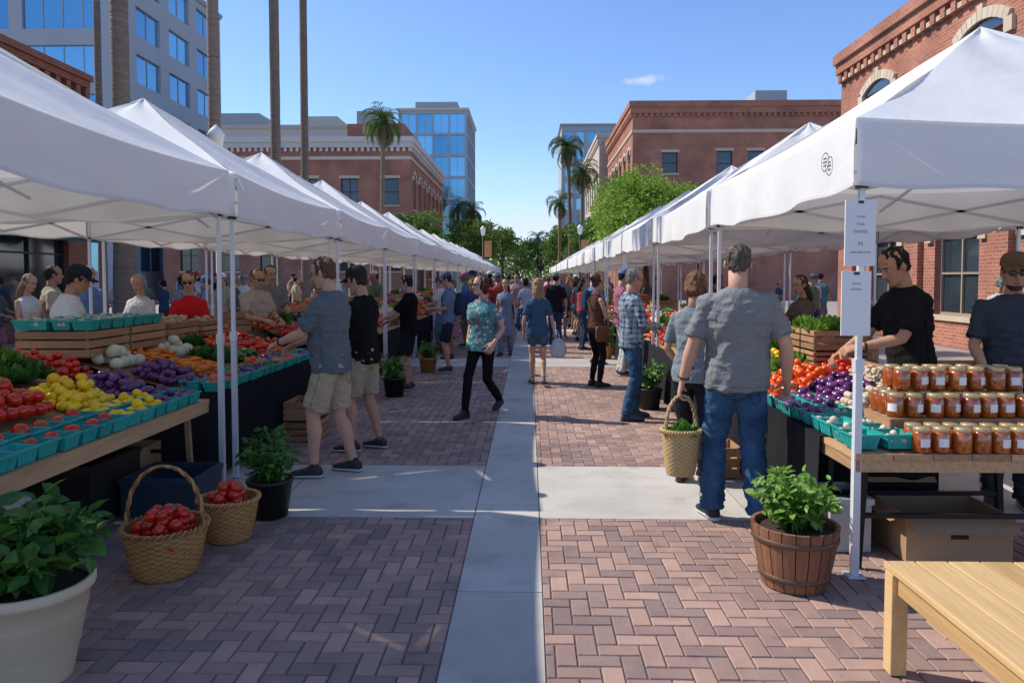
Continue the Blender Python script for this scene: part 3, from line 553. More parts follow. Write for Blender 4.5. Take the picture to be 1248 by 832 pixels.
# ---------------------------------------------------------------- tents
def tent(cx,cy,w=3.06,hc=2.46,hpk=3.42,logo=False):
    m=MB(); H=w/2; N=12; rs=random.uniform(0,9)
    for k in range(4):
        R=rotz(k*math.pi/2); V=[]
        for i in range(N+1):
            r=1-i/N*1.0
            for j in range(N+1):
                t=-1+2*j/N; x=t*r*H; yv=-r*H
                zz=hc+(hpk-hc)*(1-r)**1.12 -.05*(1-t*t)*r*(1-(1-r)*.3) + .012*math.sin(5*t+rs+i*.7)*(r<.98)
                V.append((x,yv,zz))
        F=[(i*(N+1)+j,i*(N+1)+j+1,(i+1)*(N+1)+j+1,(i+1)*(N+1)+j) for i in range(N) for j in range(N)]
        m.add(A(V)@R.T+A([cx,cy,0]),F,'fabric',.25,True)
        M_=32; V=[]
        for j in range(M_+1):
            t=-1+2*j/M_; e=hc-.05*(1-t*t); wv=.012*math.sin(t*14+rs+k)*(1-t*t)
            V+= [(t*H,-H-.004,e+.002),(t*H,-H-.012+wv*.5,e-.18),(t*H,-H-.01+wv*1.6,e-.345+.012*math.sin(t*9+k))]
        F=[(3*j+a,3*j+a+3,3*j+a+4,3*j+a+1) for j in range(M_) for a in(0,1)]
        m.add(A(V)@R.T+A([cx,cy,0]),F,'fabric',.4,True)
        V2=[(v[0],v[1]-.003,v[2]) for v in V[2::3]]; V3=[(v[0],v[1]-.003,v[2]+.02) for v in V[2::3]]; m.add(A(V2+V3)@R.T+A([cx,cy,0]),[(j,j+1,M_+2+j,M_+1+j) for j in range(M_)],'fabric',.95,True)
        def P(x,z,yy=-H+.06): return R@A([x,yy,z])+A([cx,cy,0])
        for a,b in((-H+.06,0),(0,H-.06)):
            m.beam(P(a,2.1),P(b,2.38),.014,.026,'tent_steel'); m.beam(P(a,2.38),P(b,2.1),.014,.026,'tent_steel')
        m.beam(P(-H+.06,2.1),P(-H+.06,2.12),.05,.05,'tent_dark')
        c=P(-H+.06,0); m.bb(c[0]-.019,c[0]+.019,c[1]-.019,c[1]+.019,.01,1.15,'tent_steel'); m.bb(c[0]-.014,c[0]+.014,c[1]-.014,c[1]+.014,1.15,2.44,'tent_steel')
        m.bb(c[0]-.024,c[0]+.024,c[1]-.024,c[1]+.024,1.12,1.19,'tent_steel'); m.bb(c[0]-.045,c[0]+.045,c[1]-.045,c[1]+.045,.004,.014,'tent_steel'); m.bb(c[0]-.026,c[0]+.026,c[1]-.026,c[1]+.026,2.34,2.42,'tent_dark')
        m.beam(P(-H+.06,2.4),(cx,cy,2.95),.016,.024,'tent_steel'); m.beam(P(0,2.24),(cx,cy,2.62),.014,.022,'tent_steel')
    m.beam((cx,cy,2.58),(cx,cy,hpk-.03),.03,.03,'tent_steel')
    if logo:
        t=np.linspace(0,2*math.pi,20,endpoint=False); c=A([cx-H-.03,cy-H+.33,2.28]); V=np.stack([np.full(20,c[0]),c[1]+.055*np.cos(t),c[2]+.055*np.sin(t)],1); V2=V.copy(); V2[:,1:]=c[1:]+(V[:,1:]-c[1:])*.86
        m.add(np.concatenate([V,V2]),[(i,(i+1)%20,20+(i+1)%20,20+i) for i in range(20)],'ink')
        for zz,l in((.02,.02),(.0,.03),(-.02,.02)): m.bb(c[0]-.002,c[0],c[1]-l,c[1]+l,c[2]+zz-.005,c[2]+zz+.005,'ink')
    return m.done('canopy_tent',origin=(cx,cy,0))
LC=-3.87
for k in range(-1,18): tent(LC+random.uniform(-.03,.03)*(k>1),4.2+3.2*k,hpk=3.42+random.uniform(-.04,.04)*(k>1))  # first tent of this row is unseen, added out of view for its shadow
for k in range(0,18): tent(3.24+random.uniform(-.03,.03)*(k>1),5.47+3.25*k,logo=(k==0))
# ---------------------------------------------------------------- produce helpers
def pile(mb,x0,x1,y0,y1,zf,d,m,sc3=(1,1,1),layers=2,cal=False,lo=False,tilt=.5):
    for k in range(layers):
        ins=d*.5*k
        xs=np.arange(x0+d/2+ins,x1-d/2-ins+1e-6,d*.97); ys=np.arange(y0+d/2+ins,y1-d/2-ins+1e-6,d*.97)
        if len(xs)==0 or len(ys)==0: continue
        gx,gy=np.meshgrid(xs,ys); gx=gx.ravel()+rng.normal(0,d*.1,gx.size); gy=gy.ravel()+rng.normal(0,d*.1,gy.size)
        keep=rng.random(gx.size)>(.05+.28*k); gx,gy=gx[keep],gy[keep]
        gz=A([zf(a,b) for a,b in zip(gx,gy)])+d*.42+k*d*.62+rng.normal(0,d*.06,gx.size)
        P=np.stack([gx,gy,gz],1); R=rots(len(gx),tilt,tilt); S=np.outer(d/2*rng.uniform(.84,1.14,len(gx)),sc3)
        mb.inst(SPHL if lo else SPH,P,R,S,m)
        if cal: mb.inst(CAL,P,R,S*1.03,'leaf_mid',smooth=False)
def heads(mb,x0,x1,y0,y1,zf,d,m,nl=46):
    for xx in np.arange(x0+d/2,x1-d/2+1e-6,d*.9):
        for yy in np.arange(y0+d/2,y1-d/2+1e-6,d*.9):
            c=A([xx+random.uniform(-.02,.02),yy+random.uniform(-.02,.02),zf(xx,yy)+d*.2]); th=rng.uniform(0,6.28,nl); el_=rng.uniform(.0,1.45,nl)
            P=np.repeat(c[None],nl,0)+np.stack([np.cos(th)*.02,np.sin(th)*.02,0*th],1)
            ya=np.stack([np.cos(th)*np.cos(el_),np.sin(th)*np.cos(el_),np.sin(el_)],1); xa=np.stack([-np.sin(th),np.cos(th),0*th],1); za=np.cross(xa,ya); R=np.stack([xa,ya,za],2)
            mb.inst(LEAF,P,R,np.stack([rng.uniform(.8,1.2,nl)*d*.75,rng.uniform(.7,1.1,nl)*d*.62,np.full(nl,d*.9)],1),m,smooth=False)
def pbasket(mb,c,s=.15,hh=.085):
    b=s*.4;t=s*.5;V=[];F=[]; ra=random.uniform(-.09,.09); Rz=rotz(ra)
    def rg(r,z): return [A(c)+Rz@A([dx*r,dy*r,z]) for dx,dy in((-1,-1),(1,-1),(1,1),(-1,1))]
    for r,z in((b,.003),(t,hh),(t+.006,hh),(t+.006,hh-.012),(t-.004,hh-.012),(b-.004,.008)): V+=rg(r,z)
    for k in(0,1,2,4): 
        for i in range(4): F.append((4*k+i,4*k+(i+1)%4,4*k+4+(i+1)%4,4*k+4+i))
    F.append((20,21,22,23)); F.append((0,3,2,1)); mb.add(V,F,'teal')
    for i in range(4):
        a=A(V[i]);b2=A(V[(i+1)%4]);a2=A(V[4+i]);b3=A(V[4+(i+1)%4])
        for f in(.2,.4,.6,.8): mb.beam(a*(1-f)+b2*f,a2*(1-f)+b3*f,.004,.004,'teal')
ITEM={'tomato':('tomato',.06,(1,1,.85),True),'bigtom':('tomato',.088,(1,1,.82),True),'lemon':('lemon',.065,(1,1.25,1),False),'orange':('tomato_orange',.07,(1,1,.88),True),'egg':('eggplant',.06,(.95,1.5,.95),False),
 'mush':('mushroom',.04,(1,1,.7),False),'potato':('potato',.055,(1,1.3,.85),False),'carrot':('carrot',.035,(1,3.4,1),False),'zuc':('zucchini',.042,(1,3,1),False),'cauli':('cauli',.12,(1,1,.8),False),'garlic':('mushroom',.05,(1,1,.9),False)}
def basketrow(mb,x,y0,y1,z,kind,s=.155,lo=False):
    yy=y0+s/2
    while yy<y1-s/2+1e-6:
        zz=z(x,yy) if callable(z) else z; xj=x+random.uniform(-.01,.01)
        pbasket(mb,(xj,yy,zz),s)
        k=kind(yy) if callable(kind) else kind
        if k:
            zf=lambda a,b: zz+.035; r=s*.46; spec=ITEM[k]
            pile(mb,xj-r,xj+r,yy-r,yy+r,zf,spec[1],spec[0],spec[2],2,spec[3],lo,1.5)
        yy+=s+.012
def P_(mb,k,x0,x1,y0,y1,zf,lo=False,layers=2):
    if k in('leaf_dark','leaf_mid','leaf_light'): heads(mb,x0,x1,y0,y1,zf,.2,k,46 if not lo else 22); return
    s=ITEM[k]; d=s[1]
    if s[2][1]>2: pile2(mb,x0,x1,y0,y1,zf,s,lo)
    else: pile(mb,x0,x1,y0,y1,zf,d,s[0],s[2],layers,s[3],lo,.8)
def pile2(mb,x0,x1,y0,y1,zf,s,lo):
    d=s[1]; n=int((x1-x0)*(y1-y0)/(d*d*1.4)); gx=rng.uniform(x0+d,x1-d,n); gy=rng.uniform(y0+d,y1-d,n); gz=A([zf(a,b) for a,b in zip(gx,gy)])+rng.uniform(.3,2.2,n)*d
    mb.inst(SPHL,np.stack([gx,gy,gz],1),rots(n,.25,.2),np.outer(d/2*rng.uniform(.85,1.15,n),s[2]),s[0])
def slatcrate(mb,x0,x1,y0,y1,z0,z1,m='crate_wood',n=3):
    t=.014; hh=(z1-z0)
    for k in range(n):
        a=z0+hh*k/n+.006; b=z0+hh*(k+1)/n-.008
        mb.bb(x0,x1,y0,y0+t,a,b,m); mb.bb(x0,x1,y1-t,y1,a,b,m); mb.bb(x0,x0+t,y0+t+.001,y1-t-.001,a,b,m); mb.bb(x1-t,x1,y0+t+.001,y1-t-.001,a,b,m)
    for cx in(x0+t+.012,x1-t-.012):
        for cy in(y0+t+.012,y1-t-.012): mb.bb(cx-.011,cx+.011,cy-.011,cy+.011,z0,z1-.002,m)
    mb.bb(x0+t+.001,x1-t-.001,y0+t+.001,y1-t-.001,z0+.002,z0+.012,m)
def table(name,x0,x1,y0,y1,zt,cloth,side):
    m=MB(); n=6; w=(x1-x0)/n
    for k in range(n): m.bb(x0+k*w+.003,x0+(k+1)*w-.003,y0+random.uniform(0,.012),y1-random.uniform(0,.012),zt-.035,zt+random.uniform(-.001,.001),'table_wood')
    m.bb(x0+.01,x0+.035,y0+.01,y1-.01,zt-.1,zt-.037,'table_wood'); m.bb(x1-.035,x1-.01,y0+.01,y1-.01,zt-.1,zt-.037,'table_wood')
    m.bb(x0+.04,x1-.04,y0+.012,y0+.036,zt-.1,zt-.037,'table_wood'); m.bb(x0+.04,x1-.04,y1-.036,y1-.012,zt-.1,zt-.037,'table_wood')
    for cy in(y0+.15,y1-.15):
        for cx,s in((x0+.12,-1),(x1-.12,1)): m.beam((cx,cy,zt-.04),(cx+s*.03,cy,.01),.035,.035,'metal_black' if side>0 else 'crate_wood')
        m.beam((x0+.12,cy,.3),(x1-.12,cy,.3),.025,.025,'metal_black')
    if cloth:
        def wall(p,q,nrm):
            N=60; V=[]; ph=random.uniform(0,9); L_=np.linalg.norm(A(q)-A(p))
            for j in range(N+1):
                t=j/N; b=A(p)*(1-t)+A(q)*t
                for i in range(7):
                    f=i/6; amp=.03*f; w_=amp*(math.sin(t*L_*17+ph)+.5*math.sin(t*L_*31+ph*2)); V.append(b+A(nrm)*(.012+w_*.6+.02*f)+A([0,0,-(zt-.05)*f]))
            m.add(A(V),[(j*7+i,(j+1)*7+i,(j+1)*7+i+1,j*7+i+1) for j in range(N) for i in range(6)],'black_cloth',None,True)
        zz=zt+.006
        e=x1 if side<0 else x0; nx_=1 if side<0 else -1
        wall((e,y0,zz),(e,y1,zz),(nx_,0,0)); wall((x0,y0,zz),(x1,y0,zz),(0,-1,0)); m.bb(x0-.012,x1+.012,y0-.012,y1,zt+.003,zt+.008,'black_cloth')
    return m.done(name)
ZT=.68
table('market_table',-3.95,-2.5,2.3,5.7,ZT,False,-1)
zl=lambda x,y: ZT+.015+max(0,(-x-2.72))*.24
m=MB(); V=[(-2.72,2.35,ZT+.01),(-2.72,5.68,ZT+.01),(-3.95,5.68,zl(-3.95,0)),(-3.95,2.35,zl(-3.95,0))]; m.add(V,[(0,1,2,3)],'crate_wood'); m.bb(-3.97,-3.95,2.35,5.68,ZT+.004,zl(-3.95,0)+.04,'crate_wood'); m.done('display_riser')
m=MB(); basketrow(m,-2.6,2.4,5.68,ZT+.002,lambda y: None if y<3.75 and random.random()<.8 else ('bigtom' if y<4.5 else ('lemon' if y<5.0 else 'egg')))
basketrow(m,-2.775,2.4,5.68,ZT+.022,lambda y: 'bigtom' if y<4.6 else ('lemon' if y<5.2 else 'egg')); m.done('pint_baskets')
zb_=lambda x,y: zl(x,y)+.07*math.sin(min(1,max(0,(y-3.0)/1.62))*math.pi)**.6*math.sin(min(1,max(0,(-x-2.87)/.51))*math.pi)**.6
m=MB(); P_(m,'bigtom',-3.38,-2.87,3.0,4.62,zb_,layers=3); m.done('tomato_pile')
m=MB(); P_(m,'lemon',-3.3,-2.87,4.64,5.2,zl,layers=4); m.done('yellow_squash_pile')
m=MB(); P_(m,'egg',-3.3,-2.87,5.22,5.66,zl,layers=3); m.done('eggplant_pile')
m=MB(); P_(m,'leaf_dark',-3.95,-3.36,3.2,5.2,zl); P_(m,'leaf_mid',-3.95,-3.5,4.6,5.3,lambda x,y:zl(x,y)+.05); m.done('leafy_greens_pile')
m=MB(); P_(m,'tomato',-3.95,-3.32,5.3,5.68,zl,layers=4); m.done('tomato_pile')
table('market_table',-3.95,-2.5,5.92,8.95,ZT,True,-1)
m=MB(); basketrow(m,-2.6,5.95,8.9,ZT+.012,lambda y: ['egg','zuc','orange','tomato'][int(y*2.4)%4])
basketrow(m,-2.775,5.95,8.9,ZT+.022,lambda y:['egg','tomato','zuc','orange'][int(y*2.1)%4]); m.done('pint_baskets')
def strip_piles(x0,x1,y0,y1,zf,kinds,lo=False,nm='produce_display'):
    m=MB(); n=len(kinds); d=(y1-y0)/n
    for i,k in enumerate(kinds): P_(m,k,x0,x1,y0+i*d+.01,y0+(i+1)*d-.01,zf,lo,3)
    m.done(nm)
m=MB(); m.add([(-2.87,5.95,ZT+.02),(-2.87,8.9,ZT+.02),(-3.95,8.9,zl(-3.95,0)),(-3.95,5.95,zl(-3.95,0))],[(0,1,2,3)],'crate_wood'); m.bb(-3.97,-3.95,5.95,8.9,ZT+.01,zl(-3.95,0)+.03,'crate_wood'); m.done('display_riser')
strip_piles(-3.28,-2.88,5.95,8.9,zl,['egg','carrot','leaf_dark','zuc','tomato','orange'])
strip_piles(-3.62,-3.3,5.95,8.9,zl,['cauli','carrot','cauli','leaf_dark','orange','tomato'])
strip_piles(-3.93,-3.64,6.0,8.9,zl,['tomato','potato','leaf_mid','lemon','tomato','leaf_dark'])
m=MB(); 
for yy in(5.85,6.5): slatcrate(m,-4.15,-3.55,yy,yy+.62,.98,1.2)
m.done('wooden_crate_stand',bevel=.002)
m=MB()
for xx in(-3.62,-3.79,-3.96,-4.1): basketrow(m,xx,5.86,7.1,1.2,'mush',.16)
m.done('mushroom_baskets')
m=MB(); slatcrate(m,-4.1,-3.6,7.3,7.95,.98,1.18); slatcrate(m,-4.1,-3.6,8.1,8.75,.98,1.15); m.done('wooden_crate',bevel=.002)
m=MB(); P_(m,'potato',-4.08,-3.62,7.32,7.93,lambda x,y:1.12,layers=3); P_(m,'potato',-4.08,-3.62,8.12,8.73,lambda x,y:1.08,layers=3); m.done('potato_pile')
RT=.68
table('market_table',1.75,3.0,3.97,4.72,RT,False,1)
table('market_table',1.75,2.62,4.75,8.3,RT,True,1)
m=MB()
N=30; V=[]
for j in range(N+1):
    t=j/N; y_=4.4+t*.4
    for i in range(7):
        f=i/6; w_=.02*f*(math.sin(t*9)+.5*math.sin(t*19)); V.append((1.742-.012-w_*.6-.02*f,y_,RT+.006-f*.6+.02*math.sin(t*5)*f))
m.add(A(V),[(j*7+i,(j+1)*7+i,(j+1)*7+i+1,j*7+i+1) for j in range(N) for i in range(6)],'black_cloth',None,True); m.bb(1.73,2.1,4.4,4.73,RT+.003,RT+.007,'black_cloth'); m.done('table_cloth')
zr=lambda x,y: RT+.02+max(0,(x-2.0))*.28
m=MB(); basketrow(m,1.84,4.02,8.2,RT+.009,lambda y:'garlic' if y<4.7 else ('egg' if y<5.4 else ('orange' if y<6.2 else ['tomato','egg','zuc'][int(y*2)%3])))
basketrow(m,2.01,4.02,8.2,RT+.012,lambda y:'mush' if y<4.9 else ('egg' if y<5.5 else 'orange')); m.done('pint_baskets')
m=MB(); m.add([(2.1,4.75,RT+.01),(2.1,8.25,RT+.01),(2.72,8.25,zr(2.72,0)),(2.72,4.75,zr(2.72,0))],[(0,1,2,3)],'crate_wood'); m.bb(2.72,2.74,4.75,8.25,RT+.004,zr(2.72,0)+.05,'crate_wood'); m.done('display_riser')
m=MB(); P_(m,'garlic',2.1,2.7,4.75,5.15,zr,layers=3); m.done('garlic_pile')
m=MB(); P_(m,'egg',2.1,2.5,5.15,5.75,zr,layers=3); m.done('eggplant_pile')
m=MB(); P_(m,'mush',2.5,2.72,5.15,5.9,zr,layers=3); m.done('mushroom_pile')
m=MB(); P_(m,'orange',2.1,2.5,5.75,6.5,zr,layers=4); P_(m,'tomato',2.5,2.72,6.0,6.6,zr,layers=3);m.done('tomato_pile')
strip_piles(2.1,2.7,6.5,8.25,zr,['leaf_light','lemon','leaf_dark','orange'])
m=MB(); slatcrate(m,2.45,2.95,6.4,7.1,1.0,1.18); slatcrate(m,2.45,2.95,6.4,7.1,.86,.995); m.done('wooden_crate',bevel=.002)
m=MB(); P_(m,'leaf_light',2.45,2.95,6.4,7.1,lambda x,y:1.12); m.done('lettuce_heads')
JB=T(*lathe([(.001,.0),(.044,.002),(.048,.012),(.048,.098),(.042,.112),(.038,.116)],20)); JL=T(*lathe([(.041,.113),(.0425,.115),(.0425,.134),(.04,.137),(.001,.137)],20))
t=np.linspace(-2.1,-1.0,9); JP=T([[.0488*math.cos(a),.0488*math.sin(a),z_] for a in t for z_ in(.035,.08)],[(2*i,2*i+2,2*i+3,2*i+1) for i in range(8)])
m=MB(); pts=[]
for r_ in range(2):
    for c_ in range(8): pts.append((2.13+c_*.104,4.02+r_*.105,RT+.002))
for r_ in range(3):
    for c_ in range(8): pts.append((2.12+c_*.105,4.29+r_*.105,RT+.145))
for r_ in range(2):
    for c_ in range(7): pts.append((2.2+c_*.108,4.40+r_*.11,RT+.285))
for c_ in range(9): pts.append((2.1+c_*.1,4.66,RT+.002))
pts=A(pts); pts[:,:2]+=rng.normal(0,.005,pts[:,:2].shape); n=len(pts)
a=rng.normal(0,.5,n); R=A([rotz(q) for q in a])
m.inst(JB,pts,R,1.0,'honey'); m.inst(JL,pts,R,1.0,'jar_lid'); q=rng.random(n)<.75; m.inst(JP,pts[q],R[q],1.0,'paper',smooth=True); m.done('honey_jars')
m=MB(); slatcrate(m,2.06,2.96,4.23,4.6,RT+.005,RT+.143,n=1); m.bb(2.06,2.96,4.23,4.6,RT+.132,RT+.1435,'crate_wood'); m.done('jar_riser',bevel=.002)
kinds=['tomato','orange','egg','leaf_dark','lemon','carrot','zuc','cauli','potato','leaf_light','tomato','orange']
for k in range(2,12):
    y0=5.92+3.2*(k-1)+.05; y1=y0+2.9
    table('market_table',-3.5,-2.5,y0,y1,ZT,True,-1)
    if k<9:
        z_=lambda x,y: ZT+.03+max(0,(-x-2.55))*.35
        m=MB(); m.add([(-2.52,y0,ZT+.012),(-2.52,y1,ZT+.012),(-3.5,y1,z_(-3.5,0)),(-3.5,y0,z_(-3.5,0))],[(0,1,2,3)],'crate_wood')
        slatcrate(m,-3.9,-3.52,y0+.1,y0+1.1,.95,1.2); slatcrate(m,-3.9,-3.52,y0+1.4,y0+2.4,.95,1.2); m.done('display_riser')
        for xa,xb in((-2.86,-2.55),(-3.2,-2.88),(-3.48,-3.22)): strip_piles(xa,xb,y0,y1,z_,random.sample(kinds,4),True)
        m=MB(); P_(m,random.choice(kinds[:6]),-3.88,-3.54,y0+.12,y0+1.08,lambda x,y:1.15,True); P_(m,random.choice(kinds),-3.88,-3.54,y0+1.42,y0+2.38,lambda x,y:1.15,True); m.done('produce_crates')
    y0=5.47-1.53+3.25*(k)-1.9; y1=y0+2.95
    if k>=2 and y0>8.3:
        table('market_table',1.75,2.62,y0,y1,RT,True,1)
        if k<9:
            z_=lambda x,y: RT+.03+max(0,(x-1.8))*.35
            m=MB(); m.add([(1.78,y0,RT+.012),(1.78,y1,RT+.012),(2.65,y1,z_(2.65,0)),(2.65,y0,z_(2.65,0))],[(0,1,2,3)],'crate_wood'); slatcrate(m,2.66,3.05,y0+.2,y0+1.3,.95,1.18); m.done('display_riser')
            for xa,xb in((1.8,2.1),(2.12,2.4),(2.42,2.63)): strip_piles(xa,xb,y0,y1,z_,random.sample(kinds,4),True)
            m=MB(); P_(m,random.choice(kinds),2.68,3.03,y0+.22,y0+1.28,lambda x,y:1.12,True); m.done('produce_crates')
m=MB()
for (x,y,zz) in((-5.0,7.0,.5),(-5.1,10.2,.5),(4.2,7.6,.5),(4.3,10.5,.5),(4.3,13.6,.5),(-5.1,13.6,.5)):
    slatcrate(m,x-.35,x+.35,y-.6,y,.0+.01,.4); slatcrate(m,x-.35,x+.35,y-.6,y,.41,.8); slatcrate(m,x-.35,x+.35,y+.05,y+.65,.01,.4)
m.done('stacked_crates')
# ---------------------------------------------------------------- baskets, pots, boxes
def wbasket(name,cx,cy,r,h,m_='wicker',handle=.34,fill=True,z0=.005,ry=1.,hdir=0,rt=1.12):
    m=MB(); N=64; rows=int(h/.014)
    prof=lambda f: r*(.78+ (rt-.78)*f**.7)
    rr=[]
    for i in range(rows*2+1):
        f=i/(rows*2); row=i//2
        t=np.linspace(0,2*math.pi,N,endpoint=False); w=1+.03*np.sin(t*N/4+math.pi*row)*(1 if i%2 else .25)
        rr.append(np.stack([np.cos(t)*prof(f)*w,np.sin(t)*prof(f)*w*ry,np.full(N,f*h)],1))
    V,F=loft(rr,False); nf=len(F); var=A([ (math.sin((i%N+.5)*2*math.pi/4+math.pi*((i//N)//2))*.42+.45+random.uniform(-.12,.12)) for i in range(nf)])
    m.add(V,F,m_,np.clip(var,0,1),True)
    Vb=np.concatenate([[[0,0,.01]],rr[0]]); m.add(Vb,[(0,1+i,1+(i+1)%N) for i in range(N)],m_)
    Vi,Fi=loft([rr[-1]*A([.95,.95,1]),rr[0]*A([.93,.93,1])+A([0,0,.012])],False); m.add(Vi,Fi,m_,.8,True)
    for ph in(0,math.pi):
        pts=[(math.cos(a)*prof(1)*1.0+math.cos(a)*.009*math.cos(a*22+ph),math.sin(a)*prof(1)*ry+math.sin(a)*.009*math.cos(a*22+ph),h+.004+.009*math.sin(a*22+ph)) for a in np.linspace(0,2*math.pi,193)]
        m.tube(pts,.0075,m_,6)
    if handle:
        for ph in(0,math.pi):
            pts=[]
            for a in np.linspace(0,math.pi,60):
                u=math.cos(a)*(prof(1)*.98)+.006*math.cos(a*16+ph); pts.append((u*math.cos(hdir)-.007*math.sin(a*16+ph)*math.sin(hdir),u*math.sin(hdir)*ry+.007*math.sin(a*16+ph)*math.cos(hdir),h-.03+math.sin(a)**.8*(handle)))
            m.tube(pts,.0085,m_,6)
    m.V=[v+A([cx,cy,z0]) for v in m.V]
    ob=m.done(name)
    if fill:
        f=MB(); zf=lambda x,y: z0+h*.62+.07*max(0,1-((x-cx)**2+(y-cy)**2)/(r*r))
        R0=prof(1)*.9; d=.075
        for k in range(3):
            xs=np.arange(-R0,R0,d*.95); gx,gy=np.meshgrid(xs,xs); gx=gx.ravel()+rng.normal(0,.006,gx.size); gy=gy.ravel()+rng.normal(0,.006,gy.size); q=(gx**2+gy**2)<(R0-d*.35-k*d*.45)**2; gx,gy=gx[q]+cx,gy[q]+cy
            P=np.stack([gx,gy,A([zf(a,b) for a,b in zip(gx,gy)])+.02+k*.045],1); R=rots(len(gx),.9,.9); S=np.outer(d/2*rng.uniform(.9,1.12,len(gx)),(1,1,.85)); f.inst(SPH,P,R,S,'tomato'); f.inst(CAL,P,R,S*1.03,'leaf_mid',smooth=False)
        f.done('tomatoes')
    return ob
wbasket('wicker_basket',-2.0,3.96,.195,.26,handle=.36,hdir=.0)
wbasket('wicker_basket',-1.87,4.5,.16,.25,handle=0)
wbasket('straw_shopping_basket',1.03,5.0,.118,.3,'straw',handle=.27,fill=False,z0=.29,ry=.85,rt=1.1,hdir=.5)
m=MB(); heads(m,.93,1.13,4.9,5.1,lambda x,y:.5,.2,'leaf_mid',40); heads(m,.9,1.06,4.9,5.04,lambda x,y:.56,.16,'leaf_light',30); m.done('leafy_greens')
def plant(name,cx,cy,z0,rad,h,n,ls,m_,m2=None,stems=26):
    m=MB(); S=stems; leaves=[]
    for i in range(S):
        th=rng.uniform(0,6.28); sp=rad*math.sqrt(rng.uniform(.02,1)); hh=h*rng.uniform(.55,1.05)*(1-.35*(sp/rad)**2); b=A([cx+rng.normal(0,.04),cy+rng.normal(0,.04),z0-.02]); e=A([cx+math.cos(th)*sp,cy+math.sin(th)*sp,z0+hh]); mid=(b+e)/2+A([0,0,hh*.15])
        m.tube([b,mid,e],[.005,.004,.002],'leaf_mid',5)
        k=n//S
        for j in range(k):
            f=rng.uniform(.25,1.05); p=(b*(1-f)**2+2*mid*f*(1-f)+e*f*f) if f<1 else e; leaves.append(p+rng.normal(0,.012,3))
    n_=len(leaves); m.inst(LEAF,leaves,rots(n_,.9,.9),np.outer(rng.uniform(.6,1.25,n_)*ls,(1,1,1)),m_,smooth=False)
    if m2: q=rng.choice(n_,n_//3,False); m.inst(LEAF,A(leaves)[q]+rng.normal(0,.02,(len(q),3)),rots(len(q),.8,.8),rng.uniform(.6,1.2,len(q))*ls,m2,smooth=False)
    return m
def pot(m,cx,cy,prof,mt,n=40,soil=None):
    V,F=lathe(prof,n,(cx,cy,0)); m.add(V,F,mt,.4,True)
    if soil: V,F=lathe([(.001,soil[1]),(soil[0],soil[1])],n,(cx,cy,0)); m.add(V,F,'soil',.5)
m=plant('p',-2.02,2.88,.4,.36,.34,400,.115,'leaf_dark','leaf_mid',54)
pot(m,-2.02,2.88,[(.001,.0),(.15,.0),(.155,.02),(.175,.12),(.178,.125),(.178,.135),(.182,.14),(.205,.27),(.209,.275),(.209,.285),(.213,.29),(.222,.36),(.238,.365),(.243,.38),(.243,.405),(.235,.412),(.222,.41),(.215,.37)],'cream_ceramic',64,(.216,.38)); m.done('potted_plant',origin=(-2.02,2.88,0))
m=plant('p',-1.77,4.95,.25,.2,.36,420,.062,'leaf_dark','leaf_mid',34)
pot(m,-1.77,4.95,[(.001,.004),(.115,.004),(.15,.24),(.158,.24),(.158,.262),(.148,.262),(.143,.22)],'black_plastic',36,(.144,.23)); m.done('potted_plant',origin=(-1.77,4.95,0))
for (x,y,r_,h_) in((-1.86,10.1,.16,.35),(-1.75,12.7,.16,.3),(1.5,9.2,.14,.4),(-1.8,15.9,.16,.4),(1.55,15.0,.16,.4)):
    m=plant('p',x,y,.25,r_+.05,h_,260,.08,'leaf_mid','leaf_dark',24); pot(m,x,y,[(.001,.004),(.12,.004),(.155,.24),(.163,.24),(.163,.262),(.15,.262),(.145,.22)],'black_plastic' if y<12 else 'wicker',28,(.147,.23)); m.done('potted_plant',origin=(x,y,0))
cx,cy=1.41,3.9
m=plant('p',cx,cy,.32,.24,.3,680,.058,'leaf_light','leaf_mid',52); NS=20
for i in range(NS):
    a0=2*math.pi*i/NS+.012;a1=2*math.pi*(i+1)/NS-.012; V=[]
    for z_,ro in((.008,.165),(.12,.19),(.25,.213),(.33,.225)):
        for a_ in(a0,(a0+a1)/2,a1): V.append((cx+ro*math.cos(a_),cy+ro*math.sin(a_),z_))
    for z_,ro in((.33,.205),(.25,.193),): 
        for a_ in(a0,(a0+a1)/2,a1): V.append((cx+ro*math.cos(a_),cy+ro*math.sin(a_),z_))
    F=[(3*k+j,3*k+j+1,3*k+j+4,3*k+j+3) for k in range(5) for j in(0,1)]; m.add(V,F,'barrel_wood')
V,F=lathe([(.155,.008),(.2,.3)],32,(cx,cy,0)); m.add(V,F,'soil',.5)
for z_,ro in((.07,.181),(.265,.2185)):
    V,F=lathe([(ro,z_-.014),(ro+.003,z_-.012),(ro+.004,z_+.012),(ro+.002,z_+.014)],48,(cx,cy,0)); m.add(V,F,'steel_hoop',.5,True)
V,F=lathe([(.001,.3),(.205,.3)],32,(cx,cy,0)); m.add(V,F,'soil',.5); m.done('barrel_planter',origin=(cx,cy,0))
m=MB(); bx0,bx1,by0,by1=1.47,2.4,1.75,3.06; zb=.45; n=7; w=(bx1-bx0-.0)/n
for k in range(n): m.bb(bx0+k*w+.0035,bx0+(k+1)*w-.0035,by0,by1,zb-.028,zb,'bench_wood')
for cx_ in(bx0+.035,bx1-.035):
    for cy_ in(by0+.05,by1-.05): m.bb(cx_-.033,cx_+.033,cy_-.033,cy_+.033,.004,zb-.03,'bench_wood')
    m.bb(cx_-.012,cx_+.012,by0+.085,by1-.085,zb-.11,zb-.03,'bench_wood')
for cy_ in(by0+.05,by1-.05): m.bb(bx0+.07,bx1-.07,cy_-.012,cy_+.012,zb-.11,zb-.03,'bench_wood')
